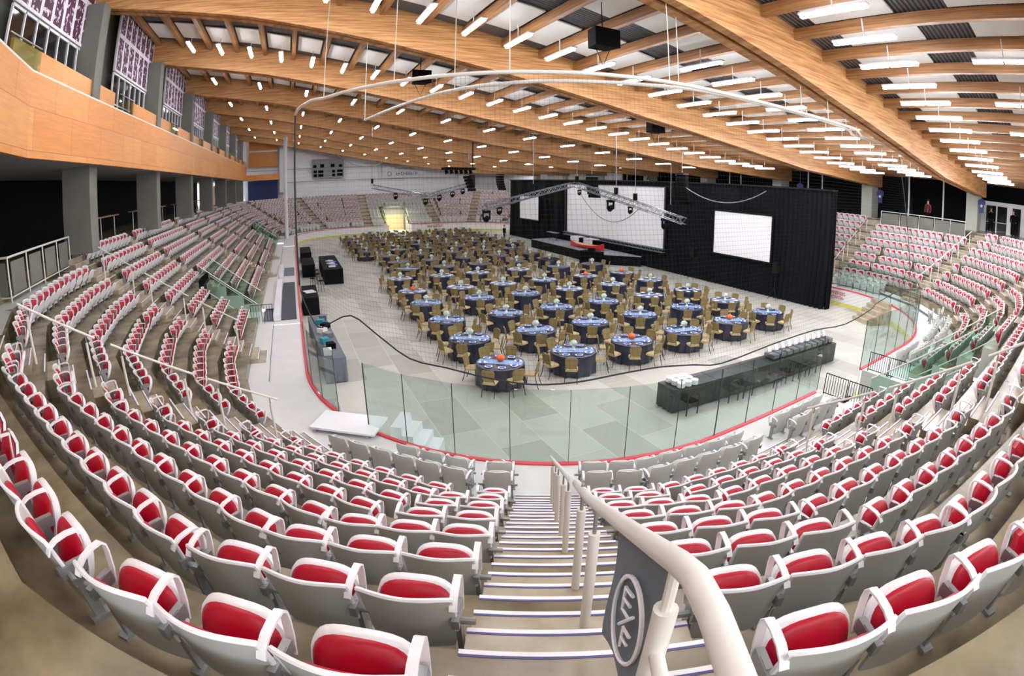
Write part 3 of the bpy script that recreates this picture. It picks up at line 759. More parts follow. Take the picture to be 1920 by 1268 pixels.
struct(zig(bal[4:], 7.98, 8.75, -.12, 'balcony_return', 'panelwood', ''), 'orange balcony front returning across the far end')
struct(zig(bal[:5], 10.0, 10.05, -.16, 'trim_1', 'cream', ''), 'pale cap on the balcony front')
b = MB(); b.add([(-14.5, -14, 7.99), (-17.5, -8, 7.99), (-20.3, -.6, 7.99), (BX, 4.1, 7.99), (BX, 68, 7.99), (-16.4, 68, 7.99), (-16.4, 70, 7.99), (-31, 70, 7.99), (-31, -14, 7.99)], [tuple(range(9))])
b.add([(x, y, 9.3) for x, y, z in b.v[:9]], [tuple(range(9))])
struct(b.build('ceiling_balcony_soffit', 'soffit'), 'grey underside of the balcony')
# second parapet and glass infill per bay, with bright suite lamps
for j, y in enumerate(YB[2:-1]):
    y0, y1 = y+4.1, y+12.8
    if j == 0: y0, y1 = 3.6, 12.3
    struct(MB().box((-21.9, (y0+y1)/2, 10.1), (.12, y1-y0, 1.5)).build('suite_parapet', 'panelwood'), 'orange upper parapet in front of suite windows')
    t = thing('parapet_glass', f'glass guard between the upper parapets, {nth(j)} from the near end', 'glass guard', (-21.75, y+3.0, 10.05), 0, 'glass guards along the balcony')
    MB().box((0, 0, .4), (.015, 2.0, .8)).build('glass', 'greenglass', t); MB().box((0, 0, .82), (.04, 2.0, .03)).build('top_rail', 'metal', t)
# window wall with banners
for j, y in enumerate([YB[1]]+YB[2:-1]):
    y0, y1 = y+3.0, y+9.05
    me = bpy.data.meshes.new('banner_sheet'); me.from_pydata([(0, y0, 12.1), (0, y1, 12.1), (0, y1, 14.98), (0, y0, 14.98)], [], [(0, 1, 2, 3)])
    uvl = me.uv_layers.new(name='UVMap')
    for k, uvv in enumerate([(0, 0), (y1-y0+.25, 0), (y1-y0+.25, 3.0), (0, 3.0)]): uvl.data[k].uv = uvv
    me.materials.append(MT['banner'])
    t = thing('banner_panel', f'white panel of maroon team banners above suite windows, {nth(j)} bay from near end', 'banner', (-22.5, 0, 0), 0, 'banner panels above the suites')
    part('banner_sheet', me, t)
    MB().box((-.06, (y0+y1)/2, 13.55), (.08, y1-y0+.1, 2.9)).build('backing_board', 'white', t)
    wn = bpy.data.objects.new('window_%d' % (j+1), None); C.objects.link(wn); tag(wn, 'row of dark suite windows in white frames', kind='structure')
    MB().box((-22.62, (y0+y1)/2, 11.0), (.03, y1-y0, 2.1)).build('window_glass', 'winglass', wn)
    fb = MB()
    for k in range(8): fb.box((-22.58, y0+(y1-y0)*k/7, 11.0), (.08, .07, 2.1))
    fb.box((-22.58, (y0+y1)/2, 12.02), (.08, y1-y0, .08)); fb.box((-22.58, (y0+y1)/2, 10.75), (.07, y1-y0, .05)); fb.build('window_frame', 'white', wn)
struct(MB().box((-23.2, 28, 12.5), (.3, 84, 7)).build('wall_left', 'column'), 'grey wall behind the suites')
struct(MB().box((-26.5, 20, 6.6), (.2, 70, 3.0)).build('wall_left_lower', 'dark'), 'black drapes at the back of the left concourse')
struct(MB().box((-24.5, 66.9, 6.6), (4, .2, 3.0)).build('wall_left_end', 'whitewall'), 'white end wall under the balcony')
struct(MB().box((-25.2, 62.5, 6.3), (.3, 5.0, 2.4)).build('wall_tan', 'warm'), 'tan wall section at the far left corner')
# platform railing left and right (wheelchair platform)
def railing(pts, z, name, label, glassy=False, h=1.07, m='cream', panel=True, n=6):
    t = thing(name, label, 'railing')
    b = MB(); b.tube([(x, y, z+h) for x, y in pts], .03, 8); b.tube([(x, y, z+.12) for x, y in pts], .02, 6); b.build('handrail', m, t, True)
    k = 0
    for (x0, y0), (x1, y1) in zip(pts[:-1], pts[1:]):
        ln = math.hypot(x1-x0, y1-y0); c = max(1, round(ln/1.5))
        for q in range(c+(1 if (x1, y1) == pts[-1] else 0)):
            f = q/c; MB().tube([(x0+(x1-x0)*f, y0+(y1-y0)*f, z), (x0+(x1-x0)*f, y0+(y1-y0)*f, z+h)], .025, 6).build('post', m, t)
        if panel:
            for q in range(c):
                f0, f1 = q/c+.03, (q+1)/c-.03; a = math.atan2(y1-y0, x1-x0)
                MB().box((x0+(x1-x0)*(f0+f1)/2, y0+(y1-y0)*(f0+f1)/2, z+.56), (ln*(f1-f0), .01, .78), 0, a).build('mesh_panel', 'column' if not glassy else 'greenglass', t)
    return t
railing([(-25.5, 4.2), (-22.15, 4.1), (-22.9, 10.9)], 4.69, 'platform_railing', 'cream railing with mesh panels behind the left wheelchair platform')
railing([(W/2+8.2, 9.2), pt(11, 8.2, 0)[:2], pt(10, 8.2, 2.4)[:2], pt(10, 8.2, .8)[:2]], 4.69, 'platform_railing', 'pale railing with mesh panels above the right stand')
# drink rails and top seats under the balcony
for j, (y0, y1) in enumerate([(11.6, 15.6), (18.2, 25), (28, 34.2), (36.5, 43.5)]):
    t = thing('drink_rail', f'brown drink rail counter under the balcony, {nth(j)} from the near end', 'counter', (-23.0, (y0+y1)/2, 5.155), 0, 'drink rails under the balcony')
    MB().box((0, 0, 1.0), (.4, y1-y0, .05)).build('counter_top', 'rackbrown', t)
    for yy in (-(y1-y0)/2+.2, 0, (y1-y0)/2-.2): MB().tube([(0, yy, 0), (0, yy, 1.0)], .03, 6).build('leg', 'metal', t)
# ------------------------------------------------------------------ far end wall, scoreboard, signs
struct(MB().box((-3, 70.9, 9.2), (56, .3, 9.4)).build('wall_far', 'whitewall'), 'white panelled far end wall')
b = MB()
for z in (7.45, 9.35): b.box((4, 70.42, z), (41, .06, .07))
for x in (-14, -7.5, -1, 5.5, 12, 18.5): b.box((x, 70.42, 8.6), (.12, .06, 7.2), 1)
struct(b.build('trim_2', ['soffit', 'white']), 'grey rails and white posts on the far wall')
struct(MB().box((-18.9, 70.3, 12.0), (4.4, .3, 4.2)).build('wall_amber', 'amber'), 'orange wood wall at the far left corner')
struct(MB().box((-18.9, 70.1, 12.2), (4.6, .2, .25)).build('trim_3', 'white'), 'white band across the orange wood wall')
struct(MB().box((-19, 70.3, 6.5), (4.6, .3, 2.9)).build('wall_blue', 'navypaint'), 'blue wall under the far balcony')
struct(MB().box((-15.9, 70.2, 10.5), (1.0, .6, 9)).build('wall_pier', 'white'), 'white pier beside the orange wall')
struct(MB().tube([(-15.25, 52, DECK), (-15.25, 52, 12.4)], .22, 16).build('column', 'white', None, True), 'tall white round column by the left boards')
def marks(n, size, mat_, parent, loc, rot, seed=1):
    # letter-like strokes for writing too small to read in the photograph
    r = random.Random(seed); b = MB(); w_ = size*.62; t_ = size*.16
    for k in range(n):
        x = (k-(n-1)/2)*size*.82
        b.box((x-w_/2+t_/2, 0, 0), (t_, .01, size))
        for zz in r.sample((size/2-t_/2, 0, -size/2+t_/2), r.choice((1, 2, 2, 3))): b.box((x, 0, zz), (w_, .01, t_))
        if r.random() < .55: b.box((x+w_/2-t_/2, 0, r.choice((0, size*.2, -size*.2))), (t_, .01, size*.55))
    o = b.build('lettering', mat_, parent); o.location = loc; o.rotation_euler = rot; return o
t = thing('scoreboard', 'grey scoreboard with black digit windows on the far wall', 'scoreboard', (-9.0, 70.3, 7.85))
MB().box((0, 0, 1.4), (4.8, .3, 2.8)).build('cabinet', 'soffit', t)
for k, (x, z, w_, h) in enumerate([(-2.0, 1.75, .5, .4), (-.9, 1.8, .6, .5), (.7, 1.8, .6, .5), (1.9, 1.75, .5, .4), (-1.95, .95, .5, .4), (-1.1, .95, .8, .4), (-1.95, .4, .5, .4), (-1.1, .4, .8, .4), (.85, .95, .45, .4), (.85, .4, .45, .4), (1.8, .98, .85, .4), (1.8, .45, .85, .4)]):
    MB().box((x, -.17, z), (w_, .04, h)).build('digit_window', 'dark', t)
def text(s, size, mat_, parent, loc, rot, name='lettering', al='CENTER', ext=.005):
    cu = bpy.data.curves.new(name, 'FONT'); cu.body = s; cu.size = size; cu.align_x = al; cu.align_y = 'CENTER'; cu.extrude = ext; cu.materials.append(MT[mat_])
    tmp = bpy.data.objects.new('tmp', cu); me = bpy.data.meshes.new_from_object(tmp); bpy.data.objects.remove(tmp); o = bpy.data.objects.new(name, me); C.objects.link(o); o.parent = parent; o.location = loc; o.rotation_euler = rot; return o
t = thing('wall_sign', 'wide white sign with grey lettering and ring logo on far wall', 'sign', (2.6, 70.4, 8.5))
MB().box((0, 0, 0), (6.4, .08, 1.9)).build('sign_board', 'white', t)
marks(11, .34, 'soffit', t, (.2, -.05, .45), (0, 0, 0), 2); marks(9, .46, 'lettering', t, (.55, -.05, -.35), (0, 0, 0), 5)
b = MB(); b.tube([(-2.15+.28*math.cos(a), -.06, -.35+.28*math.sin(a)) for a in np.linspace(0, 2*PI, 20)], .04, 5); b.build('ring_logo', 'lettering', t)
t = thing('wall_sign', 'white sign with small diamond logo and grey wordmark, above curtain', 'sign', (22.0, 70.6, 8.1))
MB().box((0, 0, 0), (4.6, .08, 1.3)).build('sign_board', 'plate', t); marks(11, .22, 'soffit', t, (.5, -.05, -.05), (0, 0, 0), 3)
b = MB(); b.add([(-1.5, -.05, .28), (-1.32, -.05, 0), (-1.5, -.05, -.28), (-1.68, -.05, 0), (-1.5, -.06, 0)], [(0, 1, 4), (1, 2, 4), (2, 3, 4), (3, 0, 4)]); b.build('diamond_logo', 'navypaint', t)
struct(MB().box((24.35, 56, 7.75), (.2, 22, 1.5)).build('wall_right_panel', 'whitewall'), 'white panels on the right wall above the curtain')
for j, (y, n) in enumerate([(63, 8), (53.5, 9)]):
    t = thing('wall_sign', ['white sign with grey wordmark on right wall, farther one', 'white sign with grey wordmark on right wall, nearer one'][j], 'sign', (24.2, y, 7.8)); MB().box((0, 0, 0), (.06, 6.5, 1.2)).build('sign_board', 'plate', t); marks(n, .45, 'lettering', t, (-.05, 0, 0), (0, 0, -PI/2), 7+j)
t = thing('hanging_banner', 'maroon rectangular banner hanging above the far right stand', 'banner', (13.6, 70.1, 6.9)); MB().box((0, 0, 0), (1.2, .04, 1.8)).build('banner_cloth', 'maroon', t); MB().tube([(-.65, 0, .9), (.65, 0, .9)], .03, 6).build('rod', 'metal', t)
struct(MB().box((12.3, 70.3, 6.5), (1.6, .5, 5)).build('wall_pillar', 'white'), 'white pillar beside the maroon banner')
# board advertising
t = thing('board_advert', 'faded red lettering on the right boards beside steps', 'advert', (W/2-.03, 5.9+2.6, .62)); marks(11, .2, 'pinklettering', t, (0, 0, .13), (0, 0, -PI/2), 4); marks(11, .17, 'pinklettering', t, (0, 0, -.13), (0, 0, -PI/2), 6)
t = thing('board_advert', 'row of small red marks on the far boards right of tunnel', 'advert', (5.0, L-.03, .72)); marks(8, .34, 'pinklettering', t, (0, 0, 0), (0, 0, 0), 9)
# far tunnel frame
t = thing('tunnel_portal', 'grey steel frame around the lit far tunnel opening', 'doorway', (.1, L+4.1, 0))
MB().box((-1.46, -.2, 2.0), (.15, .2, 4.0)).build('jamb', 'column', t); MB().box((1.46, -.2, 2.0), (.15, .2, 4.0)).build('jamb', 'column', t); MB().box((0, -.2, 3.4), (2.78, .2, .25)).build('header', 'column', t)
ld = bpy.data.lights.new('tunnel_lamp', 'AREA'); ld.energy = 90; ld.size = 1.6; ld.color = (1, .9, .68)
lo = bpy.data.objects.new('tunnel_lamp', ld); C.objects.link(lo); lo.location = (.1, L+2.4, 3.6); lo.rotation_euler = (0, 0, 0)
# ------------------------------------------------------------------ right wall
struct(MB().box((26.6, 34, 6.9), (.3, 68, 4.2)).build('wall_right', 'dark'), 'black wall behind the right concourse')
struct(MB().box((26.3, -3.5, 6.1), (.3, 10, 2.5)).build('wall_right_end', 'whitewall'), 'white wall with doors on the right')
struct(MB().box((26.5, -3.5, 8.3), (.3, 10, 1.9)).build('wall_right_upper', 'dark'), 'black band above the white wall')
for j, y in enumerate([4.4, 7.5, 16, 17.5, 25.5, 27, 35, 44]):
    tag(MB().tube([(24.3, y, 5.155), (24.3, y, 8.6)], .07, 8).build('steel_post', 'white'), f'white steel post on the right concourse, {nth(j)} from the near end', 'post', 'white posts on the right concourse')
dn = bpy.data.objects.new('door_1', None); C.objects.link(dn); tag(dn, 'dark glazed double doors in a white frame', kind='structure')
for yy in (.55, -.45):
    d_ = MB().box((26.12, yy, 6.1), (.05, .86, 1.9)).build('door_leaf', 'winglass', dn); MB().box((26.07, yy, 5.9), (.04, .8, .05)).build('door_handle', 'metal', d_)
MB().box((26.12, .05, 7.12), (.08, 2.1, .12)).build('door_frame', 'white', dn)
dn = bpy.data.objects.new('door_2', None); C.objects.link(dn); tag(dn, 'single dark door in the white wall', kind='structure'); MB().box((26.12, -1.75, 6.1), (.05, .75, 1.9)).build('door_leaf', 'winglass', dn)
t = thing('maroon_gate', 'maroon entrance panel with small sign above it on the right', 'door panel', (26.1, -3.7, 5.155)); MB().box((0, 0, 1.1), (.06, 2.0, 2.2)).build('panel', 'maroon', t); MB().box((0, 0, 2.4), (.06, 2.0, .35)).build('sign_board', 'blackmetal', t)
def jersey(j, x, y, z, sgn=1):
    t = thing('jersey_banner', f'small blue jersey-shaped banner with white mark on the right, {nth(j)} from near end', 'banner', (x, y, z), PI/2, 'jersey banners on the right side')
    S_ = .62; o = [(-.5, .1), (-.5, .55), (-.2, .8), (.2, .8), (.5, .55), (.5, .1), (.32, .15), (.32, -.75), (-.32, -.75), (-.32, .15)]
    b = MB(); o = [(p[0]*S_, p[1]*S_) for p in o]; n = len(o); b.add([(p[0], -.015, p[1]) for p in o]+[(p[0], .015, p[1]) for p in o], [tuple(range(n)), tuple(range(n, 2*n))[::-1]]+[(k, n+k, n+(k+1) % n, (k+1) % n) for k in range(n)]); b.build('jersey', 'navypaint', t)
    b = MB(); q_ = [(0+(.15 if k % 2 == 0 else .065)*math.sin(PI*k/5), .035, .02+(.15 if k % 2 == 0 else .065)*math.cos(PI*k/5)) for k in range(10)]; b.add(q_, [tuple(range(10))]); b.add([(x_, -.035, z_) for x_, y_, z_ in q_], [tuple(range(10))[::-1]]); b.build('white_emblem', 'white', t); MB().tube([(0, 0, .48), (0, 0, zroof(x)+1.32-z)], .012, 4).build('wire', 'metal', t)
for j, (x, y, z) in enumerate([(23.6, .9, 6.9), (23.0, 9.6, 6.8), (22.5, 17.2, 6.9), (22, 31, 7.0), (22, 37, 7.0)]): jersey(j, x, y, z)
# ------------------------------------------------------------------ curtain, screens, stage
def pleats(x, y0, y1, z0, z1, amp=.09, n=None, name='drape'):
    n = n or int(abs(y1-y0)*16); b = MB(); P = []
    for k in range(n+1):
        y = y0+(y1-y0)*k/n; dx = amp*math.sin(k*1.1)*(.6+.4*math.sin(k*.13)); P.append([(x+dx*1.5-.12, y, z0), (x+dx, y, (z0+z1)/2), (x+dx*.6, y, z1)])
    return b.grid(P)
t = thing('stage_curtain', 'long black pleated curtain wall along the right of the floor', 'curtain', (0, 0, 0))
pleats(12.35, 8.05, 52.2, .02, 6.85).build('drape', 'blackcloth', t, True)
b = MB(); P = [[(12.35+.5*k/30, 8.0+.08*math.sin(k*1.3), .02), (12.35+.5*k/30, 8.0+.05*math.sin(k*1.3), 6.85)] for k in range(31)]; b.grid(P); b.build('side_drape', 'blackcloth', t, True)
b = MB(); b.grid([[(12.85, 8.0, .02), (12.85, 8.0, 6.85)], [(12.85, 52.2, .02), (12.85, 52.2, 6.85)]]); b.build('rear_drape', 'blackcloth', t)
MB().box((12.55, 30.1, 6.9), (.7, 44.3, .1)).build('top_frame', 'blackmetal', t)
def scr(y0, y1, z0, z1, label, fr, frm='blackmetal'):
    t = thing('projection_screen', label, 'screen', (12.0, (y0+y1)/2, z0)); h, w_ = z1-z0, y1-y0
    MB().box((0, 0, h/2), (.04, w_, h)).build('screen_surface', 'screen', t)
    for s_ in (-1, 1): MB().box((.0, s_*(w_/2+fr/2), h/2), (.12, fr, h+2*fr)).build('frame', frm, t)
    for s_ in (0, 1): MB().box((.0, 0, -fr/2 if s_ == 0 else h+fr/2), (.12, w_, fr)).build('frame', frm, t)
    return t
scr(12.3, 17.38, 2.2, 5.05, 'white projection screen in a black frame, nearest of three', .1)
ts = scr(22.8, 37.5, 1.75, 6.45, 'huge wide white projection screen above the stage', .06, 'alu')
scr(43.8, 48.65, 2.4, 5.02, 'smaller white projection screen, farthest on the black curtain', .1)
def truss(p, q, wd, name, label, m='alu', r=.028, cell=.55, hang=True):
    p, q = Vector(p), Vector(q); d = q-p; ln = d.length; d.normalize(); s_ = d.cross(Vector((0, 0, 1))).normalized(); u = s_.cross(d)
    t = thing(name, label, 'truss'); ch = []
    C4 = [s_*wd/2+u*wd/2, -s_*wd/2+u*wd/2, -s_*wd/2-u*wd/2, s_*wd/2-u*wd/2]
    for c_ in C4: MB().tube([p+c_, q+c_], r, 6).build('chord', m, t)
    b = MB(); n = max(2, int(ln/cell))
    for k in range(n):
        a = p+d*(ln*k/n); e = p+d*(ln*(k+.5)/n); f = p+d*(ln*(k+1)/n)
        for i1, i2 in ((0, 1), (1, 2), (2, 3), (3, 0)): b.tube([a+C4[i1], e+C4[i2], f+C4[i1]], r*.5, 4)
    b.build('lattice_bracing', m, t); return t
truss((11.85, 22.55, 1.6), (11.85, 22.55, 6.6), .25, 'screen_truss', 'upright aluminium truss at the near edge of big screen')
truss((11.85, 37.75, 1.6), (11.85, 37.75, 6.6), .25, 'screen_truss', 'upright aluminium truss at the far edge of big screen')
truss((11.8, 22.5, 1.6), (11.8, 37.8, 1.6), .25, 'screen_truss', 'long aluminium truss along the bottom of big screen')
t = thing('stage', 'low black-skirted stage with grey deck below the big screen', 'stage')
sp_ = [(9.2, 40.0), (9.2, 27.9), (11.75, 25.2), (11.75, 40.0)]
MB().prism(sp_, .0, .78).build('skirt', 'blackcloth', t); MB().prism([(x+(.05 if x < 10 else 0), y) for x, y in sp_], .785, .85).build('stage_deck', 'stagetop', t)
# canoe on stage
t = thing('canoe', 'red canoe with upswept ends lying on the stage', 'canoe', (10.3, 31.2, .86), math.radians(98))
def canoe(inner=False):
    b = MB(); P = []; n = 22
    for k in range(n+1):
        u = -1+2*k/n; hw = .42*(1-abs(u)**2.4)+.004; zt = .34+.28*abs(u)**3; row = []
        for j in range(9):
            a = PI*j/8; f = .88 if inner else 1; row.append((u*2.3*(.97 if inner else 1), -hw*f*math.cos(a), zt-(zt-.02-(.05 if inner else 0))*math.sin(a)**.7))
        P.append(row)
    return b.grid(P)
canoe().build('hull', 'canoe', t, True); canoe(True).build('interior', 'canoein', t, True)
for k in (-1, 1): MB().box((k*.7, 0, .33), (.12, .74, .03)).build('thwart', 'canoein', t)
for j, (y, c_) in enumerate([(34.3, 'left'), (32.0, 'right')]):
    t = thing('stage_table', f'white-covered square table on the stage, {c_} one of two', 'table', (11.3, y, .85), 0)
    MB().box((0, 0, .72), (.8, 1.5, .05)).build('tabletop', 'white', t); MB().box((-.38, 0, .5), (.03, 1.5, .42)).build('cloth_drop', 'white', t)
    for sx in (-.3, .3):
        for sy in (-.6, .6): MB().tube([(sx, sy, 0), (sx, sy, .7)], .02, 5).build('leg', 'blackmetal', t)
t = thing('keyboard_stand', 'small grey-topped equipment table at the left end of stage', 'equipment table', (10.6, 38.0, .85)); MB().box((0, 0, .8), (.5, 1.8, .05)).build('top', 'stagetop', t)
for sy in (-.7, .7): MB().tube([(0, sy, 0), (0, sy, .8)], .03, 5).build('leg', 'blackmetal', t)
t = thing('loudspeaker_stack', 'wide black loudspeaker box standing at the stage front', 'loudspeaker', (8.75, 28.0, 0), math.radians(20)); MB().box((0, 0, .55), (.8, 1.9, 1.1)).build('cabinet', 'dark', t); MB().box((0, 0, 1.2), (.4, .5, .25)).build('monitor', 'dark', t)
for j, y in enumerate([11.5, 19.0]):
    t = thing('speaker_on_stand', ['black loudspeaker on a tripod stand right of the near screen', 'black loudspeaker on a tripod stand left of the near screen'][j], 'loudspeaker', (11.6, y, 0))
    MB().box((0, 0, 2.0), (.35, .35, .65)).build('cabinet', 'blackmetal', t); MB().tube([(0, 0, .5), (0, 0, 1.7)], .02, 6).build('pole', 'blackmetal', t)
    for k in range(3): a = 2*PI*k/3; MB().tube([(0, 0, .8), (.4*math.cos(a), .4*math.sin(a), .02)], .015, 5).build('leg', 'blackmetal', t)
# ------------------------------------------------------------------ lighting trusses and moving heads
def ray(px_, py_, dist):
    x, y = px_-960-PX, 634+PY-py_; rr = math.hypot(x, y)/(1000*F); th = 2*math.asin(rr/2); k = math.sin(th)/max(math.hypot(x, y), 1e-9)
    d = AR*(x*k)+AU*(y*k)+AF*math.cos(th); return Vector(CAM)+d*dist
TA, TB, TC = Vector((3.6, 22.6, 6.55)), Vector((4.2, 12.3, 4.85)), Vector((-4.5, 18.2, 5.35))
truss(TA+Vector((.15, -.2, 0)), TB, .32, 'lighting_truss', 'aluminium lighting truss slanting down to the right before the screens', r=.03)
truss(TA, TC, .28, 'lighting_truss', 'aluminium lighting truss slanting down to the left before the screens', r=.03)
TD, TE, TG = Vector((-7.6, 36, 6.5)), Vector((-3.6, 33.5, 5.6)), Vector((1.2, 36.5, 6.45))
truss(TD, TE, .3, 'lighting_truss', 'thin distant lighting truss with its left end raised', r=.03); truss(TE, TG, .3, 'lighting_truss', 'thin distant lighting truss with its right end raised', r=.03)
def movinghead(j, p, s_=1.0, label=''):
    t = thing('moving_head_light', label, 'stage light', p)
    MB().box((0, 0, -.06*s_), (.36*s_, .3*s_, .14*s_)).build('base', 'dark', t)
    for q in (-.19, .19): MB().box((q*s_, 0, -.3*s_), (.05*s_, .12*s_, .36*s_)).build('yoke_arm', 'dark', t)
    b = MB(); b.tube([(0, -.14*s_, -.34*s_), (0, -.05*s_, -.4*s_), (0, .1*s_, -.5*s_), (0, .16*s_, -.53*s_)], [.11*s_, .15*s_, .15*s_, .1*s_], 10); b.build('head', 'dark', t, True)
AB = lambda f: TA.lerp(TB, f); AC = lambda f: TA.lerp(TC, f)
for j, (p, s_, lb) in enumerate([(AB(.40), 1.15, 'large black moving head light under the right truss, nearer the apex'), (AB(.58), .7, 'small black clamp light under the middle of right truss'), (AB(.86), .95, 'black moving head light under the near end of right truss'),
        (AC(.33), .9, 'black moving head light under the left truss before far screen'), (AC(.97), 1.0, 'black moving head light at the low end of left truss'), (AC(.85), .7, 'small black light above the low end of left truss'),
        (AB(.08), .6, 'small black light beside the truss apex')]): movinghead(j, p-Vector((0, 0, .2)), s_, lb)
for j, (p, lb) in enumerate([(TD.lerp(TE, .45), 'left'), (TE, 'lowest'), (TE.lerp(TG, .3), 'middle'), (TE.lerp(TG, .6), 'right'), (TE.lerp(TG, .85), 'rightmost')]): movinghead(j, p-Vector((0, 0, .2)), .85, f'small black stage light on the distant truss, {lb} one')
# chain hoists above trusses
for j, p in enumerate([AB(.05), AB(.45), AB(.62), AB(.9), AC(.5), TD, TG]):
    t = thing('chain_hoist', f'black chain hoist and cable above a lighting truss, {nth(j)} from the screens', 'hoist', p, 0, 'chain hoists above the lighting trusses')
    MB().box((0, 0, .45), (.18, .18, .4)).build('motor', 'dark', t); MB().tube([(0, 0, .6), (0, 0, zroof(p.x)-p.z+.5)], .018, 5).build('chain', 'soffit', t); MB().tube([(-.15, 0, .16), (0, 0, .3), (.15, 0, .16)], .012, 4).build('sling', 'dark', t)
# line arrays
def linearray(p, rz, n, label, s_=1.0):
    t = thing('line_array', label, 'loudspeaker array', p, rz); x, z, a = 0, 0, -.25
    for k in range(n):
        MB().box((x, 0, z), (.45*s_, .8*s_, .24*s_), 0).build('cabinet', 'dark', t); o_ = t.children[-1] if False else None
        z -= .255*s_; x += .03*s_*k
    MB().box((0, 0, .25*s_), (.7*s_, .6*s_, .12*s_)).build('bumper_frame', 'blackmetal', t); MB().tube([(0, 0, .3), (0, 0, zroof(p[0])-p[2]+1.32)], .02, 5).build('cable', 'soffit', t)
linearray((9.6, 18.3, 7.2), .3, 8, 'black curved line array hanging left of the near screen')
linearray((6.2, 24.2, 7.0), .3, 6, 'black line array hanging in front of the big screen top'); linearray((7.2, 43.5, 7.2), .3, 6, 'black line array hanging at the left end of curtain')
t = thing('lighting_bar', 'dark cluster of stage lights on a bar before the far wall', 'lighting rig', (-.9, 33.0, 6.9), .35)
MB().box((0, 0, .9), (3.2, .5, .22)).build('truss_bar', 'dark', t)
for k in range(6): MB().tube([(-1.3+.5*k, 0, .8), (-1.25+.5*k, -.05, .5)], [.12, .16], 8).build('lamp_can', 'dark', t)
MB().tube([(1.5, 0, .9), (1.5, 0, 3.2)], .05, 6).build('mast', 'dark', t); b = MB()
for k in range(5): b.box((.9+.12*k, 0, .2-.26*k), (.4, .6, .24))
b.build('speaker_array', 'dark', t)
# hanging cable loops
for j, (a, c_, sag) in enumerate([((9.6, 18, 6.6), (11.9, 12.8, 6.6), .9), ((3.7, 22, 6.2), (5.2, 17.4, 5.2), 1.4), ((-11, 33, 9.2), (-6.2, 35, 8.9), .9)]):
    if j == 2:
        for q, e_ in enumerate((a, c_)): tag(MB().tube([e_, (e_[0], e_[1], zroof(e_[0])+1.05)], .015, 4).build('hanging_cable', 'soffit'), f'thin cable dropping from roof to the distant sagging cable, {["left", "right"][q]} end', 'cable')
    tag(MB().tube([(a[0]+(c_[0]-a[0])*k/12, a[1]+(c_[1]-a[1])*k/12, a[2]+(c_[2]-a[2])*k/12-sag*4*(k/12)*(1-k/12)) for k in range(13)], .03, 5).build('cable_loop', 'soffit'), ['sagging cable loop beside the near screen', 'sagging cable under the right lighting truss', 'sagging cable below the scoreboard side'][j], 'cable')
# ------------------------------------------------------------------ round tables
TABX = [-7.95, -5.1, -2.45, .3, 3.3, 6.2]
TABS = [(x, y) for y in (7.85, 10.85, 13.85, 17.3, 20.3) for x in TABX]
TABS += [(x, 24.3) for x in (-7.8, -5.04, -2.54, .45, 3.54, 6.39)]
for y in (27.8, 31.2, 34.7): TABS += [(x, y) for x in (-6.5, -3.8, -1.0, 1.9, 4.7)]
for y in (38.4, 41.6, 44.7, 47.8, 50.8): TABS += [(x, y) for x in (-7.9, -4.95, -2.2, .6, 3.4, 6.2)]
TABS += [(x, 53.8) for x in (-4.95, -2.2, .6, 3.4, 6.2)]
COLN = ['leftmost', 'second', 'third', 'fourth', 'fifth', 'rightmost']
def clothmesh():
    b = MB(); P = []; n = 48
    for r, z in ((.02, .765), (.5, .765), (.78, .765), (.82, .755), (.83, .70)): P.append([(r*math.cos(2*PI*k/n), r*math.sin(2*PI*k/n), z) for k in range(n)])
    for r, z, a in ((.83, .45, .02), (.84, .15, .045), (.84, .04, .05)): P.append([((r+a*math.sin(k*2*PI*12/n))*math.cos(2*PI*k/n), (r+a*math.sin(k*2*PI*12/n))*math.sin(2*PI*k/n), z) for k in range(n)])
    b.grid(P, 0, closed=True); b.f.append(tuple(range(n))); b.m.append(0); return b
m_cloth = clothmesh().mesh('tablecloth', 'navy', True)
m_ttop = MB().lathe([(.79, .70), (.79, .74)], 32).mesh('tabletop', 'rackbrown')
m_plate = MB().lathe([(.06, 0), (.125, .008), (.135, .02), (.125, .014), (.05, .008)], 20).mesh('dinner_plate', 'plate', True)
m_napk = MB().box((0, 0, .035), (.09, .16, .04)).mesh('napkin', 'napkin')
m_sheen = MB().box((0, 0, .003), (.42, 1.5, .006)).mesh('table_sheen', 'sheen')  # added strip standing for the reflection on the tabletop
m_vase = MB(); m_vase.lathe([(.06, 0), (.08, .02), (.05, .12), (.07, .18)], 12); m_vase = m_vase.mesh('vase', 'plate', True)
fb_ = MB(); P = []
for q in range(12):
    a = -PI/2+PI*q/11; P.append([((.13+.035*math.sin(k*2.1+q*1.7))*math.cos(a)*math.cos(2*PI*k/18), (.13+.035*math.cos(k*2.7+q))*math.cos(a)*math.sin(2*PI*k/18), .27+(.12+.02*math.sin(k*3+q*2))*math.sin(a)) for k in range(18)])
m_flow = fb_.grid(P, 0, closed=True).mesh('flowers', 'flower', True)
def gourd():
    b = MB(); P = []; n = 24
    for q in range(9):
        a = -PI/2+PI*q/8; P.append([((.15*math.cos(a)*(1+.06*math.cos(k*2*PI*8/n)))*math.cos(2*PI*k/n), (.15*math.cos(a)*(1+.06*math.cos(k*2*PI*8/n)))*math.sin(2*PI*k/n), .12+.12*math.sin(a)) for k in range(n)])
    return b.grid(P, 0, closed=True)
m_gourd = gourd().mesh('body', 'orange', True); m_stem = MB().tube([(0, 0, .22), (.01, 0, .3)], [.02, .012], 6).mesh('stem', 'flower')
GOURD = {0, 2, 4, 28, 24, 29}
tabord = sorted(range(len(TABS)), key=lambda q: project((*TABS[q], .7))[2])
rowsY = sorted(set(y for x, y in TABS))
bchairs = []
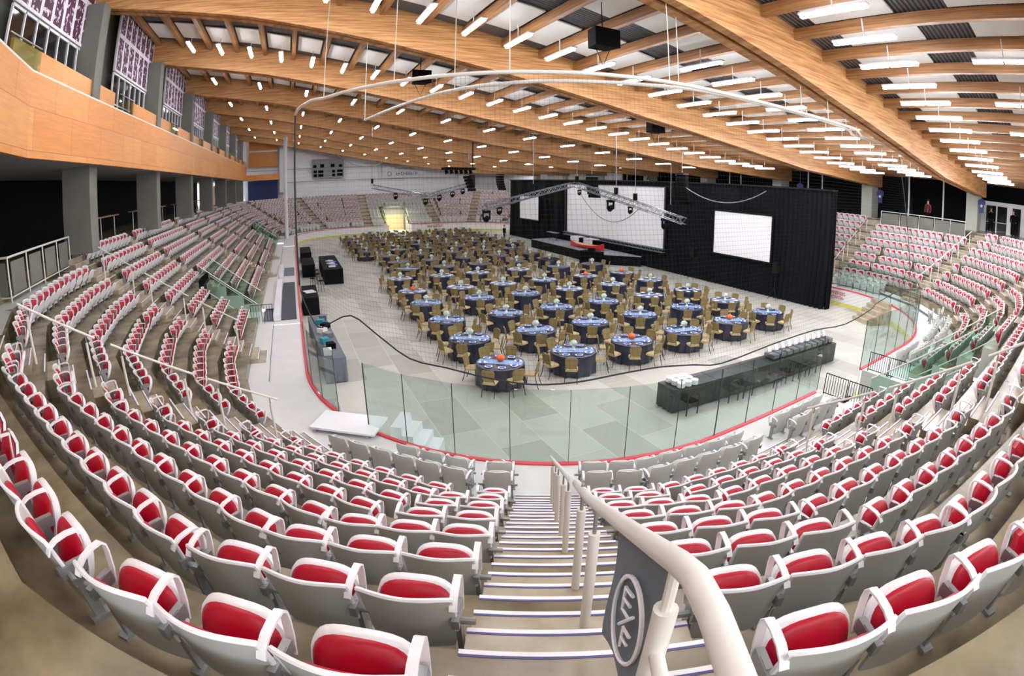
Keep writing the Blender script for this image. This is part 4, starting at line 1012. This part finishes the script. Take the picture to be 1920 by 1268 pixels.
for rank, q in enumerate(tabord):
    x, y = TABS[q]; ri = rowsY.index(y); rowx = sorted(p[0] for p in TABS if p[1] == y); ci = rowx.index(x)
    where = f'{nth(ri)} row, {nth(ci)} from left'
    t = thing('banquet_table', f'round banquet table under navy cloth, {where}', 'table', (x, y, 0), random.random(), 'round banquet tables on the arena floor')
    part('tablecloth', m_cloth, t)
    if rank < 40: part('tabletop', m_ttop, t)
    a0 = random.random()*.5
    if q in GOURD:
        g = thing('pumpkin', f'orange pumpkin centrepiece on table, {where}', 'pumpkin', (x+.05, y+.1, .768), 0, 'pumpkin centrepieces'); part('body', m_gourd, g); part('stem', m_stem, g)
    else:
        g = thing('flower_centrepiece', f'white and green flowers in white vase, table in {where}', 'centrepiece', (x, y, .767), 0, 'flower centrepieces'); part('vase', m_vase, g); part('flowers', m_flow, g)
    if rank < 36:
        o = bpy.data.objects.new('table_sheen', m_sheen); C.objects.link(o); o.location = (x, y, .7655); o.rotation_euler.z = a0+.9; tag(o, f'painted reflection, pale blue runner across the table in {where}', 'table runner', 'pale blue table reflections')
        for k in range(8):
            a = a0+k*PI/4+PI/8
            if rank < 34:
                o = bpy.data.objects.new('dinner_plate', m_plate); C.objects.link(o); o.location = (x+.6*math.cos(a), y+.6*math.sin(a), .768 if rank >= 34 else .772); tag(o, f'white plate, {nth(k)} counterclockwise on table in {where}', 'plate', 'plates on the banquet tables')
            if rank < 18:
                o = bpy.data.objects.new('napkin', m_napk); C.objects.link(o); o.location = (x+.6*math.cos(a), y+.6*math.sin(a), .772); o.rotation_euler.z = a; tag(o, f'blue folded napkin on the {nth(k)} plate of table in {where}', 'napkin', 'blue napkins on the plates')
    nch = 8
    for k in range(nch):
        a = a0+k*PI/4; rr = 1.05+random.uniform(-.03, .08)
        if random.random() < .1: continue
        bchairs.append(dict(pos=(x+rr*math.cos(a), y+rr*math.sin(a), 0), rz=a+PI/2, where=where, k=k))
# banquet chair
def bseat():
    b = MB(); o = [(-.21, -.2), (.21, -.2), (.23, .0), (.22, .2), (.15, .23), (-.15, .23), (-.22, .2), (-.23, .0)]; b.prism([(x*.97, y*.97) for x, y in o], .42, .47); b.prism([(x*.9, y*.9) for x, y in o], .47, .49); return b
def bback():
    b = MB(); P = []
    for z, wd, y in ((.52, .17, -.21), (.6, .19, -.225), (.75, .21, -.25), (.86, .215, -.27), (.91, .19, -.28), (.93, .12, -.285)): P.append([(u*wd, y+.02*u*u, z) for u in (-1, -.5, 0, .5, 1)])
    return slab(P, .035, 0, b)
def bleg(sx, sy):
    b = MB()
    if sy < 0: b.tube([(sx*.2, -.17, .44), (sx*.21, -.22, .2), (sx*.215, -.29, .0)], .013, 6); b.tube([(sx*.2, -.17, .44), (sx*.185, -.2, .58)], .012, 6)
    else: b.tube([(sx*.2, .19, .43), (sx*.215, .23, .0)], .013, 6)
    return b
m_bs = bseat().mesh('seat', 'goldseat', True); m_bb = bback().mesh('backrest', 'gold', True)
m_bl = [bleg(sx, sy).mesh('leg', 'leg', True) for sx in (-1, 1) for sy in (-1, 1)]
lowc = MB(); lowc.add(bseat().v, bseat().f, 0); lowc.add(bback().v, bback().f, 1)
for sx in (-1, 1):
    lowc.tube([(sx*.2, -.17, .5), (sx*.215, -.29, .0)], .014, 4, 2); lowc.tube([(sx*.2, .19, .43), (sx*.215, .23, 0)], .014, 4, 2)
m_lowc = lowc.mesh('banquet_chair', ['goldseat', 'gold', 'leg'])
bchairs.sort(key=lambda d: project((d['pos'][0], d['pos'][1], .5))[2])
for n, d in enumerate(bchairs[:300]):
    lb = f"olive gold banquet chair, {nth(d['k'])} counterclockwise at the table in {d['where']}"
    if n < 150:
        t = thing('banquet_chair', lb, 'chair', d['pos'], d['rz'], 'gold banquet chairs around the round tables'); part('seat', m_bs, t); part('backrest', m_bb, t)
        for m_ in m_bl: part('leg', m_, t)
    else:
        o = bpy.data.objects.new('banquet_chair', m_lowc); C.objects.link(o); o.location = d['pos']; o.rotation_euler.z = d['rz']; tag(o, lb, 'chair', 'gold banquet chairs around the round tables')
mass(lowc, bchairs[300:], 'banquet_chairs_far', ['goldseat', 'gold', 'leg'], 'crowd of gold banquet chairs around the far tables', 'chairs', 'gold banquet chairs around the round tables')
# ------------------------------------------------------------------ buffet line near the boards
def clothtable(name, label, c, d, rz, m='blackcloth', group=None):
    t = thing(name, label, 'table', (c[0], c[1], 0), rz, group); x, y = d[0]/2, d[1]/2; h = d[2]; b = MB(); n = 40; P = [[], [], []]
    per = []
    for k in range(n):
        u = 4*k/n; s_ = int(u); f = u-s_
        per.append([(-x+2*x*f, -y), (x, -y+2*y*f), (x-2*x*f, y), (-x, y-2*y*f)][s_])
    for k, (a, c_) in enumerate(per):
        w_ = .03*math.sin(k*2.2); q = math.hypot(a, c_) or 1; P[0].append((a+a/q*w_*1.4, c_+c_/q*w_*1.4, .03)); P[1].append((a+a/q*w_*.5, c_+c_/q*w_*.5, h*.6)); P[2].append((a, c_, h))
    b.grid(P, 0, closed=True); base = len(b.v)-n; b.f.append(tuple(base+k for k in range(n))); b.m.append(0); b.build('tablecloth', m, t, True)
    MB().box((0, 0, h-.03), (2*x-.06, 2*y-.06, .03)).build('tabletop', 'rackbrown', t); return t
dirv = Vector((8.9, -.45)).normalized(); ang = math.atan2(dirv.y, dirv.x)
for k in range(5):
    c = Vector((-4.45, 3.5))+dirv*(.9+1.79*k); clothtable('buffet_table', f'dark-clothed buffet table behind the glass, {nth(k)} from the left', c, (1.77, .8, .78), ang, 'greencloth', 'buffet tables in line behind the glass')
for k in range(9):
    c = Vector((-4.3, 3.45))+dirv*(.1+.27*(k % 3))+Vector((0, .26*(k//3-1)))
    t = MB().lathe([(.08, 0), (.13, .015), (.13, .15), (.12, .16)], 14).build('plate_stack', 'plate', None, True, (c.x+.1, c.y, .785)); tag(t, f'stack of white plates on the left end of buffet, {nth(k)} of nine', 'plate stack', 'white plate stacks on the buffet')
for k in range(10):
    c = Vector((-4.45, 3.5))+dirv*(5.0+.41*k)
    t = thing('chafing_dish', f'silver chafing dish with raised white lid on the buffet, {nth(k)} from left', 'chafing dish', (c.x, c.y, .785), ang, 'chafing dishes on the buffet')
    MB().box((0, 0, .12), (.32, .5, .14)).build('pan', 'alu', t); MB().box((0, .18, .32), (.2, .04, .26), 0, 0, -.5).build('lid', 'white', t)
    for sx in (-.12, .12):
        for sy in (-.2, .2): MB().tube([(sx, sy, 0), (sx, sy, .08)], .012, 4).build('leg', 'blackmetal', t)
for k, f in enumerate([.5, 2.3, 3.0, 4.6, 5.3, 6.1, 6.8]):
    c = Vector((-4.45, 3.5))+dirv*f+Vector((0, -.75))
    t = thing('folded_chair', f'dark curved-back chair before the buffet line, {nth(k)} from the left', 'chair', (c.x, c.y, 0), ang, 'dark chairs before the buffet')
    MB().tube([(-.22, 0, 0), (-.22, 0, .55)]+[(-.22*math.cos(a), 0, .55+.2*math.sin(a)) for a in np.linspace(.3, PI-.3, 6)]+[(.22, 0, .55), (.22, 0, 0)], .022, 6).build('back_frame', 'leg', t, True)
    MB().box((0, .2, .42), (.4, .4, .04)).build('seat', 'dark', t)
    for sx in (-.19, .19): MB().tube([(sx, .38, .42), (sx, .4, 0)], .015, 5).build('leg', 'leg', t)
# tables by the left boards
t = clothtable('merchandise_table', 'large black-clothed table island near the left boards', (-11.75, 31.6), (1.35, 7.2, 1.05), 0)
for k in range(5):
    tag(MB().box((0, 0, .03), (.5, .42, .06)).build('folded_shirt', 'napkin' if k % 2 else 'white', None, False, (-11.75+.15*(k % 2), 29.2+.7*k, 1.055), .2*k), f'folded cloth pile on the black table island, {nth(k)} from the near end', 'folded cloth', 'folded cloths on the black island')
clothtable('side_table', 'black-clothed table against the left boards with white papers', (-13.7, 21.6), (.9, 3.6, .95), 0)
tag(MB().box((0, 0, .02), (.6, .7, .04)).build('paper_pile', 'plate', None, False, (-13.7, 21.4, .955), .3), 'pile of white papers on the table by the left boards', 'papers')
clothtable('side_table', 'black-clothed table by the left boards, farther along', (-13.4, 33.5), (1.0, 4.0, .95), 0); clothtable('side_table', 'dark table by left boards near the far corner', (-13.4, 41), (1.0, 4.5, .95), 0)
clothtable('bar_table', 'long grey-clothed bar table behind the near left glass', (-13.45, 12.9), (.8, 6.2, .92), .05, 'matgrey')
for k in range(8):
    tag(MB().box((0, 0, .1), (.3, .34, .2)).build('supply_box', ['white', 'dark', 'teal', 'alu'][k % 4], None, False, (-13.5+.18*(k % 2), 10.3+.7*k, .925), .2*k), f'small {["white", "black", "teal", "silver"][k % 4]} box on the grey bar table, {nth(k)} from the near end', 'box', 'boxes on the bar table')
# black stools behind left tables
for k, (x, y) in enumerate([(-12.9, 28.5), (-12.9, 30.2), (-12.8, 25.8), (-13.3, 26.9)]):
    t = thing('black_stool', f'black stool between the left tables, {nth(k)} of four', 'stool', (x, y, 0), 0, 'black stools by the left tables')
    MB().lathe([(.18, .72), (.18, .76)], 14).build('seat', 'dark', t)
    for a in range(4): MB().tube([(.12*math.cos(a*PI/2), .12*math.sin(a*PI/2), .72), (.2*math.cos(a*PI/2), .2*math.sin(a*PI/2), 0)], .014, 5).build('leg', 'blackmetal', t)
# ------------------------------------------------------------------ team bench zone on the left deck
t = thing('team_bench', 'white team bench box with dark rubber floor behind left boards', 'team bench', (-15.1, 19.7, DECK+.035))
MB().box((.22, 0, .01), (.72, 9.0, .02)).build('rubber_floor', 'matdark', t); MB().box((-.33, 0, .12), (.32, 9.2, .24)).build('bench_seat', 'white', t); MB().box((-.75, 0, .01), (.45, 9.0, .02)).build('rear_mat', 'matgrey', t)
t = thing('team_bench', 'white bench box with grey rubber floor farther along left boards', 'team bench', (-15.1, 28.5, DECK+.01))
MB().box((.22, 0, .01), (.72, 3.4, .02)).build('rubber_floor', 'matgrey', t); MB().box((-.33, 0, .12), (.32, 4.2, .24)).build('bench_seat', 'white', t); MB().box((-.75, 0, .01), (.45, 3.4, .02)).build('rear_mat', 'matdark', t)
tag(MB().tube([(-16.0, 10+k*2, DECK+.02) for k in range(14)], .03, 5).build('floor_stripe', 'redcap'), 'thin red stripe along the deck behind the benches', 'floor stripe')
# white platform at the corner gate
t = thing('gate_platform', 'bright white folding table platform bridging the near left gate', 'platform', (-13.5, 4.2, DECK), math.radians(-30))
MB().box((0, 0, .12), (1.7, 1.0, .05)).build('top', 'plate', t)
for sx in (-.7, .7):
    for sy in (-.4, .4): MB().tube([(sx, sy, 0), (sx, sy, .1)], .03, 5).build('leg', 'metal', t)
# white steps down to the floor inside the gate
t = thing('portable_steps', 'short flight of white portable steps inside the near left gate', 'steps', (-12.3, 4.35, 0), math.radians(-30))
for k in range(4): MB().box((.15+.28*k, 0, (1.0-.22*k)/2), (.28, .9, 1.0-.22*k)).build('step', 'white', t)
# grey steps at right corner
t = thing('portable_steps', 'grey stepped stair unit standing by the right boards', 'steps', (12.6, 4.6, 0), math.radians(-20))
for k in range(5): MB().box((-.9+.35*k, 0, .11*(k+1)), (.35, 1.6, .22*(k+1))).build('step', 'stair', t)
# ------------------------------------------------------------------ fences by the near tunnel
for j, (x, lab) in enumerate([(-1.4, 'left'), (1.72, 'right')]):
    for k in range(2):
        y0 = -.3-.85*k
        t = thing('barrier_panel', f'black barred barrier on the {lab} edge of near tunnel, {"nearer the floor" if k == 0 else "farther from the floor"}', 'barrier', (x, y0, DECK))
        b = MB(); b.tube([(0, 0, .02), (0, 0, .68), (0, -.8, .68), (0, -.8, .02)], .018, 5); b.tube([(0, 0, .08), (0, -.8, .08)], .014, 5); b.build('frame', 'dark', t)
        b = MB()
        for q in range(1, 9): b.tube([(0, -.8*q/9, .08), (0, -.8*q/9, .68)], .009, 4)
        b.build('bars', 'dark', t)
t = thing('bench_fence', 'black barred barrier across the deck before the bench tunnel', 'barrier', (-16.6, 15.1, DECK)); b = MB(); b.tube([(0, 0, 0), (0, 0, .8), (1.0, 0, .8), (1.0, 0, 0)], .018, 5)
b.build('frame', 'dark', t); b = MB()
for q in range(1, 8): b.tube([(q/8, 0, .05), (q/8, 0, .8)], .01, 4)
b.build('bars', 'dark', t)
# guard glass and rails along tunnels
def guard(i, s, e0, e1, rr, label, m='greenglass'):
    z = lambda e: ZZ(0)-.465*(7.87-e)/.845 if e > 1.955 else DECK
    t = thing('guard_glass', label, 'glass guard'); P = [pt(i, e0, s, z(e0)), pt(i, e1, s, z(e1))]; h = 1.0
    a, c_ = Vector(P[0]), Vector(P[1]); nrm = Vector((*frame(i)[2], 0))*.008
    b = MB(); v = [a-nrm, c_-nrm, c_-nrm+Vector((0, 0, h)), a-nrm+Vector((0, 0, h)), a+nrm, c_+nrm, c_+nrm+Vector((0, 0, h)), a+nrm+Vector((0, 0, h))]
    b.add(v, [(0, 1, 2, 3), (7, 6, 5, 4), (0, 3, 7, 4), (1, 5, 6, 2), (3, 2, 6, 7), (0, 4, 5, 1)]); b.build('glass', m, t)
    b = MB(); b.tube([a+Vector((0, 0, h)), c_+Vector((0, 0, h))], .022, 6); b.tube([a+Vector((0, 0, .12)), c_+Vector((0, 0, .12))], .02, 6); b.build('top_rail', 'cream', t)
    return t
guard(6, 1.68, 1.9, 4.9, 4, 'green guard glass along the right edge of near tunnel'); guard(6, -1.5, 1.9, 4.9, 4, 'green guard glass along the left edge of near tunnel')
guard(0, -14.45, 1.9, 4.4, 5, 'green guard glass on the near edge of bench tunnel'); guard(0, -17.25, 1.9, 4.4, 5, 'green guard glass on the far edge of bench tunnel')
guard(0, -43.95, 1.9, 4.4, 5, 'green guard glass on the near edge of distant tunnel'); guard(0, -46.75, 1.9, 4.4, 5, 'green guard glass on the far edge of distant tunnel')
guard(18, -1.7, 1.9, 4.9, 4, 'dark guard along the right edge of far tunnel'); guard(18, 1.5, 1.9, 4.9, 4, 'dark guard along the left edge of far tunnel')
# ------------------------------------------------------------------ aisle handrails
def zst(e): return ZZ(0)-.465*(7.87-e)/.845 if e > 1.955 else DECK
def zstep(e):
    k = math.ceil((7.87-e)/.2817-1e-6); return max(DECK, 5.155 if e > 8.715 else 4.69-.155*max(k, -3))
def aislerail(i, s, segs, label, r=.024, pr=.028, hh=.86, posts=True):
    for q, (e0, e1) in enumerate(segs):
        t = thing('handrail', f'{label}, {nth(q)} length from the top', 'handrail')
        a, c_ = Vector(pt(i, e0, s, zst(e0)+hh)), Vector(pt(i, e1, s, zst(e1)+hh)); MB().tube([a, c_], r, 8).build('rail', 'cream', t, True)
        for f in (.12, .88):
            e = e0+(e1-e0)*f; zb = zstep(e); zt_ = zst(e)+hh
            MB().tube([pt(i, e, s, zb), pt(i, e, s, zb+(zt_-zb)*.84)], pr, 8).build('post', 'cream', t, True); MB().tube([pt(i, e, s, zb+(zt_-zb)*.84), pt(i, e, s, zt_)], r*.6, 6).build('post_pin', 'metal', t)
aislerail(2, .57, [(7.4, 5.9), (5.6, 4.0), (3.7, 2.2)], 'cream handrail down the left corner stairs')
aislerail(0, -10, [(7.4, 5.9), (5.6, 4.0), (3.7, 2.2)], 'cream handrail down first stairs on left side')
aislerail(6, -5.5, [(7.4, 5.9), (5.6, 4.0), (3.7, 2.2)], 'cream handrail down stairs left of near tunnel')
aislerail(10, -.57, [(7.4, 5.9), (5.6, 4.0), (3.7, 2.2)], 'cream handrail down the right corner stairs')
aislerail(12, 10, [(7.4, 5.9), (5.6, 4.0), (3.7, 2.2)], 'cream handrail down first stairs on right side')
# the big near handrail
def NP(e, z, s=-.1): return pt(4, e, s, z)
t = thing('handrail', 'thick cream pipe handrail at the top of the near stairs', 'handrail')
rp = [NP(6.35, 4.72), NP(7.13, 5.13), NP(8.2, 5.76), NP(8.64, 6.02), NP(8.74, 6.07), NP(8.86, 6.09), NP(9.15, 6.09), NP(10.2, 6.09)]
MB().tube(rp, .029, 16).build('rail', 'cream', t, True)
for e, zt_ in ((7.42, 5.12), (6.78, 4.80)):
    zb = zstep(e); MB().tube([NP(e, zb), NP(e, zt_)], .029, 14).build('post', 'cream', t, True); MB().tube([NP(e, zt_), NP(e, zt_+.20)], .011, 8).build('post_pin', 'metal', t)
MB().tube([NP(8.64, 5.155-.31), NP(8.63, 5.86)], .03, 14).build('post', 'cream', t, True); MB().tube([NP(8.63, 5.86), NP(8.63, 6.02)], .015, 10).build('post_pin', 'cream', t)
MB().tube([NP(8.64, 5.70), NP(8.9, 5.68), NP(10.2, 5.68)], .02, 10).build('mid_rail', 'cream', t, True)
t = thing('handrail', 'cream pipe handrail along the lower half of near stairs', 'handrail')
MB().tube([NP(6.0, 4.5), NP(1.2, 1.9)], .026, 12).build('rail', 'cream', t, True)
for e in (5.66, 5.0, 3.97, 3.3, 2.3):
    zb = zstep(e); zt_ = 4.5-(6.0-e)*2.6/4.8; MB().tube([NP(e, zb), NP(e, zb+(zt_-zb)*.85)], .028, 10).build('post', 'cream', t, True); MB().tube([NP(e, zb+(zt_-zb)*.85), NP(e, zt_)], .01, 6).build('post_pin', 'metal', t)
# banner with ring logo hanging on the near rail
t = thing('rail_banner', 'dark slate banner with ringed white letters hanging from near handrail', 'banner')
b = MB(); P = []
for k in range(7):
    f = k/6; e = 7.98+.62*f; zt_ = 5.60+.36*f; P.append([NP(e, zt_-(.62+.0*f)*j/8, -.1+.008*math.sin(k*1.3+j*.7)) for j in range(9)])
b.grid(P); b.build('banner_cloth', 'slate', t, True)
def onban(u, v, dx=.014):   # u along rail 0..1, v down 0..1 in metres
    e = 7.98+.62*u; return Vector(NP(e, 5.60+.36*u-v, -.1-dx))
cx_, cv_ = .60, .32
b = MB(); ring_ = []
for k in range(33):
    a = 2*PI*k/32; ring_.append(onban(cx_+.19/.62*math.cos(a), cv_+.20*math.sin(a)))
b.tube(ring_, .008, 5); b.build('ring_logo', 'plate', t)
def stroke(pts): return [onban(cx_+p[0]/.62, cv_+p[1]) for p in pts]
b = MB()
for pts in ([(.03, -.135), (-.07, -.135), (-.07, -.03), (.03, -.03)], [(-.07, -.083), (.02, -.083)], [(.075, -.06), (-.075, .055)], [(-.01, .14), (-.01, .035), (.08, .035)], [(-.01, .088), (.065, .088)]):
    b.tube(stroke(pts), .0065, 5)
b.build('letters', 'plate', t)
# ------------------------------------------------------------------ people
def person(p, rz, label, shirt, pants, pose=0):
    t = thing('person', label, 'person', p, rz)
    b = MB(); J = [((0, 0, .92), .13), ((0, 0, 1.12), .13), ((0, 0, 1.34), .16), ((0, 0, 1.45), .1), ((0, .01, 1.52), .055), ((0, .02, 1.58), .075), ((0, .02, 1.66), .095), ((0, .01, 1.74), .07)]
    me = bpy.data.meshes.new('body'); vs = [(0, 0, .95), (0, 0, 1.15), (0, 0, 1.40), (0, .01, 1.50), (0, .02, 1.62), (0, .01, 1.72), (-.1, 0, .88), (-.11, .03, .48), (-.11, 0, .06), (-.11, .12, .03), (.1, 0, .88), (.11, .0, .48), (.11, -.02, .06), (.11, .1, .03), (-.19, 0, 1.38), (-.24, 0, 1.10), (-.22, .1, .88), (.19, 0, 1.38), (.24, 0, 1.1), (.22, .1, .88)]
    es = [(0, 1), (1, 2), (2, 3), (3, 4), (4, 5), (0, 6), (6, 7), (7, 8), (8, 9), (0, 10), (10, 11), (11, 12), (12, 13), (2, 14), (14, 15), (15, 16), (2, 17), (17, 18), (18, 19)]
    me.from_pydata(vs, es, []); rad = [.14, .13, .14, .055, .09, .07, .09, .07, .05, .04, .09, .07, .05, .04, .06, .045, .035, .06, .045, .035]
    o = bpy.data.objects.new('body', me); C.objects.link(o); o.parent = t
    sm = o.modifiers.new('skin', 'SKIN'); o.modifiers.new('sub', 'SUBSURF').levels = 1; o.modifiers['sub'].render_levels = 1
    for k, r_ in enumerate(rad): me.skin_vertices[0].data[k].radius = (r_, r_*.8)
    me.skin_vertices[0].data[0].use_root = True; me.materials.append(MT['skin'])
    b = MB(); b.lathe([(.165, 0), (.16, .25), (.2, .45), (.12, .55)], 14, (0, 0, .9)); b.tube([(-.19, 0, 1.39), (-.25, 0, 1.1), (-.23, .09, .92)], [.075, .06, .05], 8); b.tube([(.19, 0, 1.39), (.25, 0, 1.1), (.23, .09, .92)], [.075, .06, .05], 8); b.build('shirt', shirt, t, True)
    b = MB(); b.tube([(-.09, 0, .95), (-.11, .03, .5), (-.11, 0, .08)], [.12, .09, .07], 8); b.tube([(.09, 0, .95), (.11, 0, .5), (.11, -.02, .08)], [.12, .09, .07], 8); b.build('trousers', pants, t, True)
    MB().lathe([(.06, -.03), (.1, .02), (.085, .09), (.03, .12)], 12, (0, -.01, 1.68)).build('hair', 'leg', t, True)
person((25.2, -1.6, 5.155), PI/2+.2, 'person in dark clothes standing beside the door at right', 'dark', 'dark')
person((25.4, -2.9, 5.155), PI/2, 'person in navy clothes standing near the maroon panel', 'navypaint', 'dark'); person((25.4, .4, 5.155), PI/2, 'person in black standing before the glazed doors', 'dark', 'dark')
person((9.0, 46.5, 0), -PI/2, 'person in dark clothes walking by the far curtain end', 'dark', 'navypaint')
person((22.7, 5.2, 5.155), PI/2, 'person in maroon top behind the right railing', 'maroon', 'dark')
